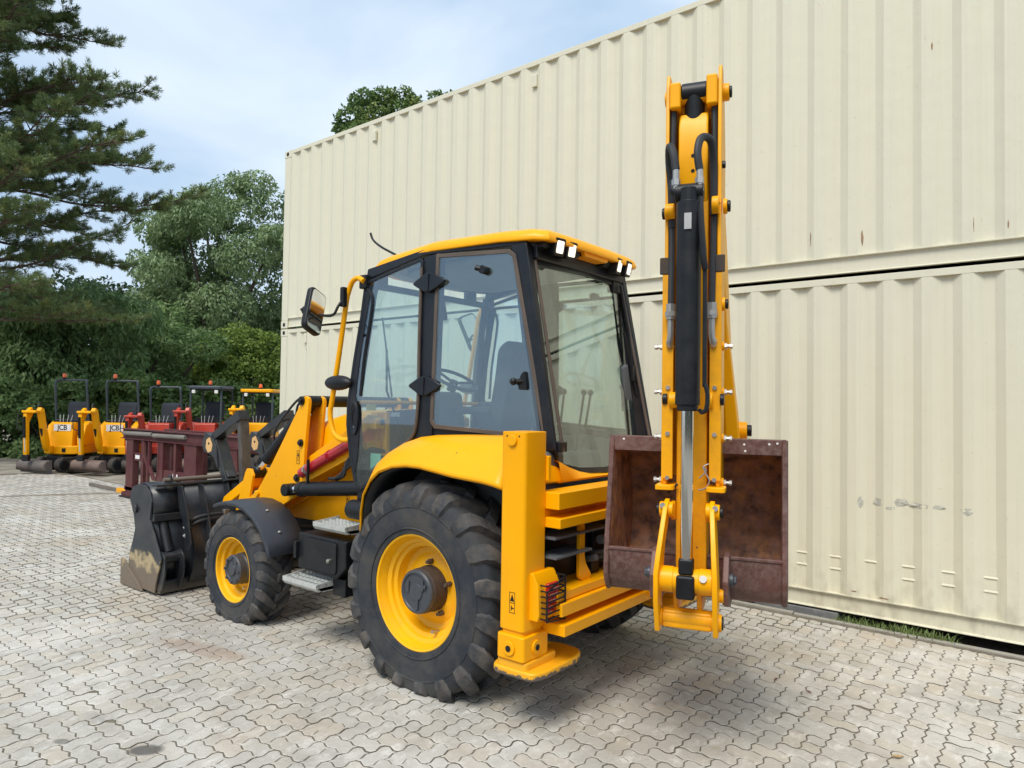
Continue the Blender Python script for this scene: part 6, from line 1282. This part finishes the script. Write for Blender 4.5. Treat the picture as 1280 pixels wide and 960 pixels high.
# shrubs of the hedge behind the diggers
for k, (u, v, r, lab) in enumerate(((-15, 492, 1.0, 'dark hedge shrub behind the leftmost yellow mini excavator'), (60, 490, 1.0, 'leafy hedge shrub behind the gap between the two yellow mini excavators'), (130, 488, 1.05, 'leafy hedge shrub behind the second yellow mini excavator'), (190, 490, .95, 'yellowish green hedge shrub behind the small red mini excavator'), (245, 492, .95, 'green hedge shrub behind the red mini excavator with the grey canopy'), (300, 492, 1.0, 'broad green hedge shrub left of the yellow canopy'), (350, 492, 1.0, 'green hedge shrub behind the yellow canopy at the container corner'))):
    bl = [(u+rnd.uniform(-34, 34), v+rnd.uniform(-8, 85), rnd.uniform(.45, .7), rnd.uniform(-.5, .5)) for _ in range(15)]
    tree(lab, u, 22.5+.3*k, v, 3, bl, L_LAU if k not in (0, 1) else L_DRK, 210, .06, .16, cat='shrub', name='hedge_shrub', group='shrubs of the hedge behind the mini excavators', tr=.06, droop=.2)
# farther mass of trees that closes the view
fo = empty('distant_trees', at(100, 505, 48)); fo.location.z = 0
bl = []
for u in range(-700, 520, 26):
    for v in (400, 440, 480): p = at(u+rnd.uniform(-10, 10), v+rnd.uniform(-25, 20), 46+rnd.uniform(-3, 3))-fo.location; bl.append((tuple(p), (2.2, 2.2, 2.0)))
bpy.data.objects.remove(fo)
base = at(100, 505, 48); base.z = 0
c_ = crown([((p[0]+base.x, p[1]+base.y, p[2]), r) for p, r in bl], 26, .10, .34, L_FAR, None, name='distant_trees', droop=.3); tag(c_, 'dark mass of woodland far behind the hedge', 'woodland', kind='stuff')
# wood on the other side of the yard (behind the viewer; seen mirrored in glass and chrome)
bl = []
for k in range(34):
    a = R(70+k*6.2); rr2 = 34+rnd.uniform(-3, 3); x, y = CAM.x+rr2*math.cos(a), CAM.y+rr2*math.sin(a)
    for z in (1.5, 3.5): bl.append(((x+rnd.uniform(-1, 1), y+rnd.uniform(-1, 1), z+rnd.uniform(-1, 1)*(1.5if z > 3 else .6)), (2.9, 2.9, 2.4)))
c_ = crown(bl, 9, .17, .55, L_FAR, None, name='woodland_opposite', droop=.3); tag(c_, 'belt of trees on the far side of the yard opposite the containers', 'woodland', kind='stuff')
# ---- pine
Dp = 19.0; base = at(-95, 505, Dp); base.z = 0
pt = empty('pine_tree', base); tag(pt, 'tall pine tree with dark needle clusters reaching in from the left edge', 'pine tree')
tm = M(); tm.tube([(0, 0, -.1), (.1, 0, 4), (.05, .1, 9), (0, 0, 15.5)], .2, 12, radii=[.30, .25, .18, .05]); tk = tm.build('trunk', M_PINEB, pt)
prof_p = [(430, 120), (395, 215), (372, 150), (340, 120), (300, 205), (270, 190), (235, 200), (205, 212), (185, 160), (150, 155), (120, 150), (80, 158), (40, 145), (10, 110), (-40, 70), (-120, 40), (-200, 10)]
def edge(v):
    for (v1, u1), (v2, u2) in zip(prof_p, prof_p[1:]):
        if v2 <= v <= v1: return u2+(u1-u2)*(v-v2)/(v1-v2)
    return 40
NP, NA, NT, NL = [], [], [], []
bm3 = M(); pxm = 870.8/Dp
def tuftp(p, dr, big):
    k = rnd.randint(38, 50)
    u = runit(k); dd = np.array(dr); v = u*.75+dd*.75; v /= np.linalg.norm(v, axis=1)[:, None]; v[:, 2] += .08
    NP.append(np.tile(p, (k, 1))+dd*nrng.uniform(-.12, .06, (k, 1))); NA.append(v); NT.append(np.full(k, rnd.gauss(.42, .17)+big)+nrng.normal(0, .08, k)); NL.append(np.full(k, rnd.uniform(.13, .18)))
rt = Vector((cr.x, cr.y, 0)).normalized(); fd = Vector((d.x, d.y, 0)).normalized()
for k in range(98):
    v = 428-k*6.3+rnd.uniform(-9, 9); z = 1.913+(505-v)/pxm
    if 312 < v < 352 or (v >= 352 and k % 2): continue
    Lm = max(1.2, (edge(v)+95)/pxm)
    az = rnd.uniform(-1.25, 1.25) if k % 5 else rnd.uniform(1.6, 4.6)
    L_ = Lm*rnd.uniform(.82, 1.0)*(1 if abs(az) < .6 else .85); dv = (rt*math.cos(az)+fd*math.sin(az))
    z0 = z-rnd.uniform(-.1, 1.9) if v < 330 else z+rnd.uniform(.3, 1.2)
    pts = []; crv = rnd.uniform(-.45, .35); wob = rnd.uniform(.03, .14); ph = rnd.uniform(0, 6)
    for q in range(9):
        f = q/8; pts.append(Vector((dv.x*L_*f, dv.y*L_*f, z0+(z-z0)*f+crv*math.sin(f*3.1)+wob*math.sin(f*7+ph)+rnd.uniform(-.05, .05))))
    sp_ = spline(pts, 3); bm3.tube(sp_, .05, 5, radii=[.055*(1-.8*i/len(sp_)) for i in range(len(sp_))], caps=False)
    side = dv.cross(Vector((0, 0, 1)))
    for i, p in enumerate(sp_):
        f = i/len(sp_)
        if f < .25 and rnd.random() < .8: continue
        if v > 250 and f < .4 and rnd.random() < .3: continue
        for sgn in (1, -1):
            if rnd.random() < .10: continue
            l = rnd.uniform(.35, 1.0)*(1.25-f*.75)*min(1.2, L_/3.5); dr = (dv*rnd.uniform(.5, 1.1)+side*sgn*rnd.uniform(.4, 1.0)+Vector((0, 0, rnd.uniform(.0, .65)))).normalized()
            e_ = p+dr*l; bm3.tube([p, p.lerp(e_, .5)+Vector((0, 0, -.03)), e_], .014, 4, radii=[.018, .012, .006], caps=False)
            nt_ = max(3, int(l/.12))
            for j in range(nt_):
                g = .35+.65*(j+1)/nt_; pos = p.lerp(e_, g)+Vector((rnd.gauss(0, .05), rnd.gauss(0, .05), rnd.gauss(0, .04)))
                if rnd.random() < .92: tuftp(tuple(pos), tuple((dr+Vector((rnd.gauss(0, .35), rnd.gauss(0, .35), rnd.gauss(.25, .3)))).normalized()), .12 if v > 200 and rnd.random() < .35 else 0)
    for j in range(3): tuftp(tuple(sp_[-1]+dv*.06*j), tuple((dv+Vector((0, 0, .3))).normalized()), 0)
br = bm3.build('branches', M_PINEB, tk, smooth=60, weld=False, flipfix=False)
NP, NA, NT, NL = map(np.concatenate, (NP, NA, NT, NL)); nn = np.cross(NA, runit(len(NA))); nn /= np.linalg.norm(nn, axis=1)[:, None]
leafmesh('needles', NP, nn, NA, .0075, NL, L_PIN, pt, NT); print('needles', len(NP))
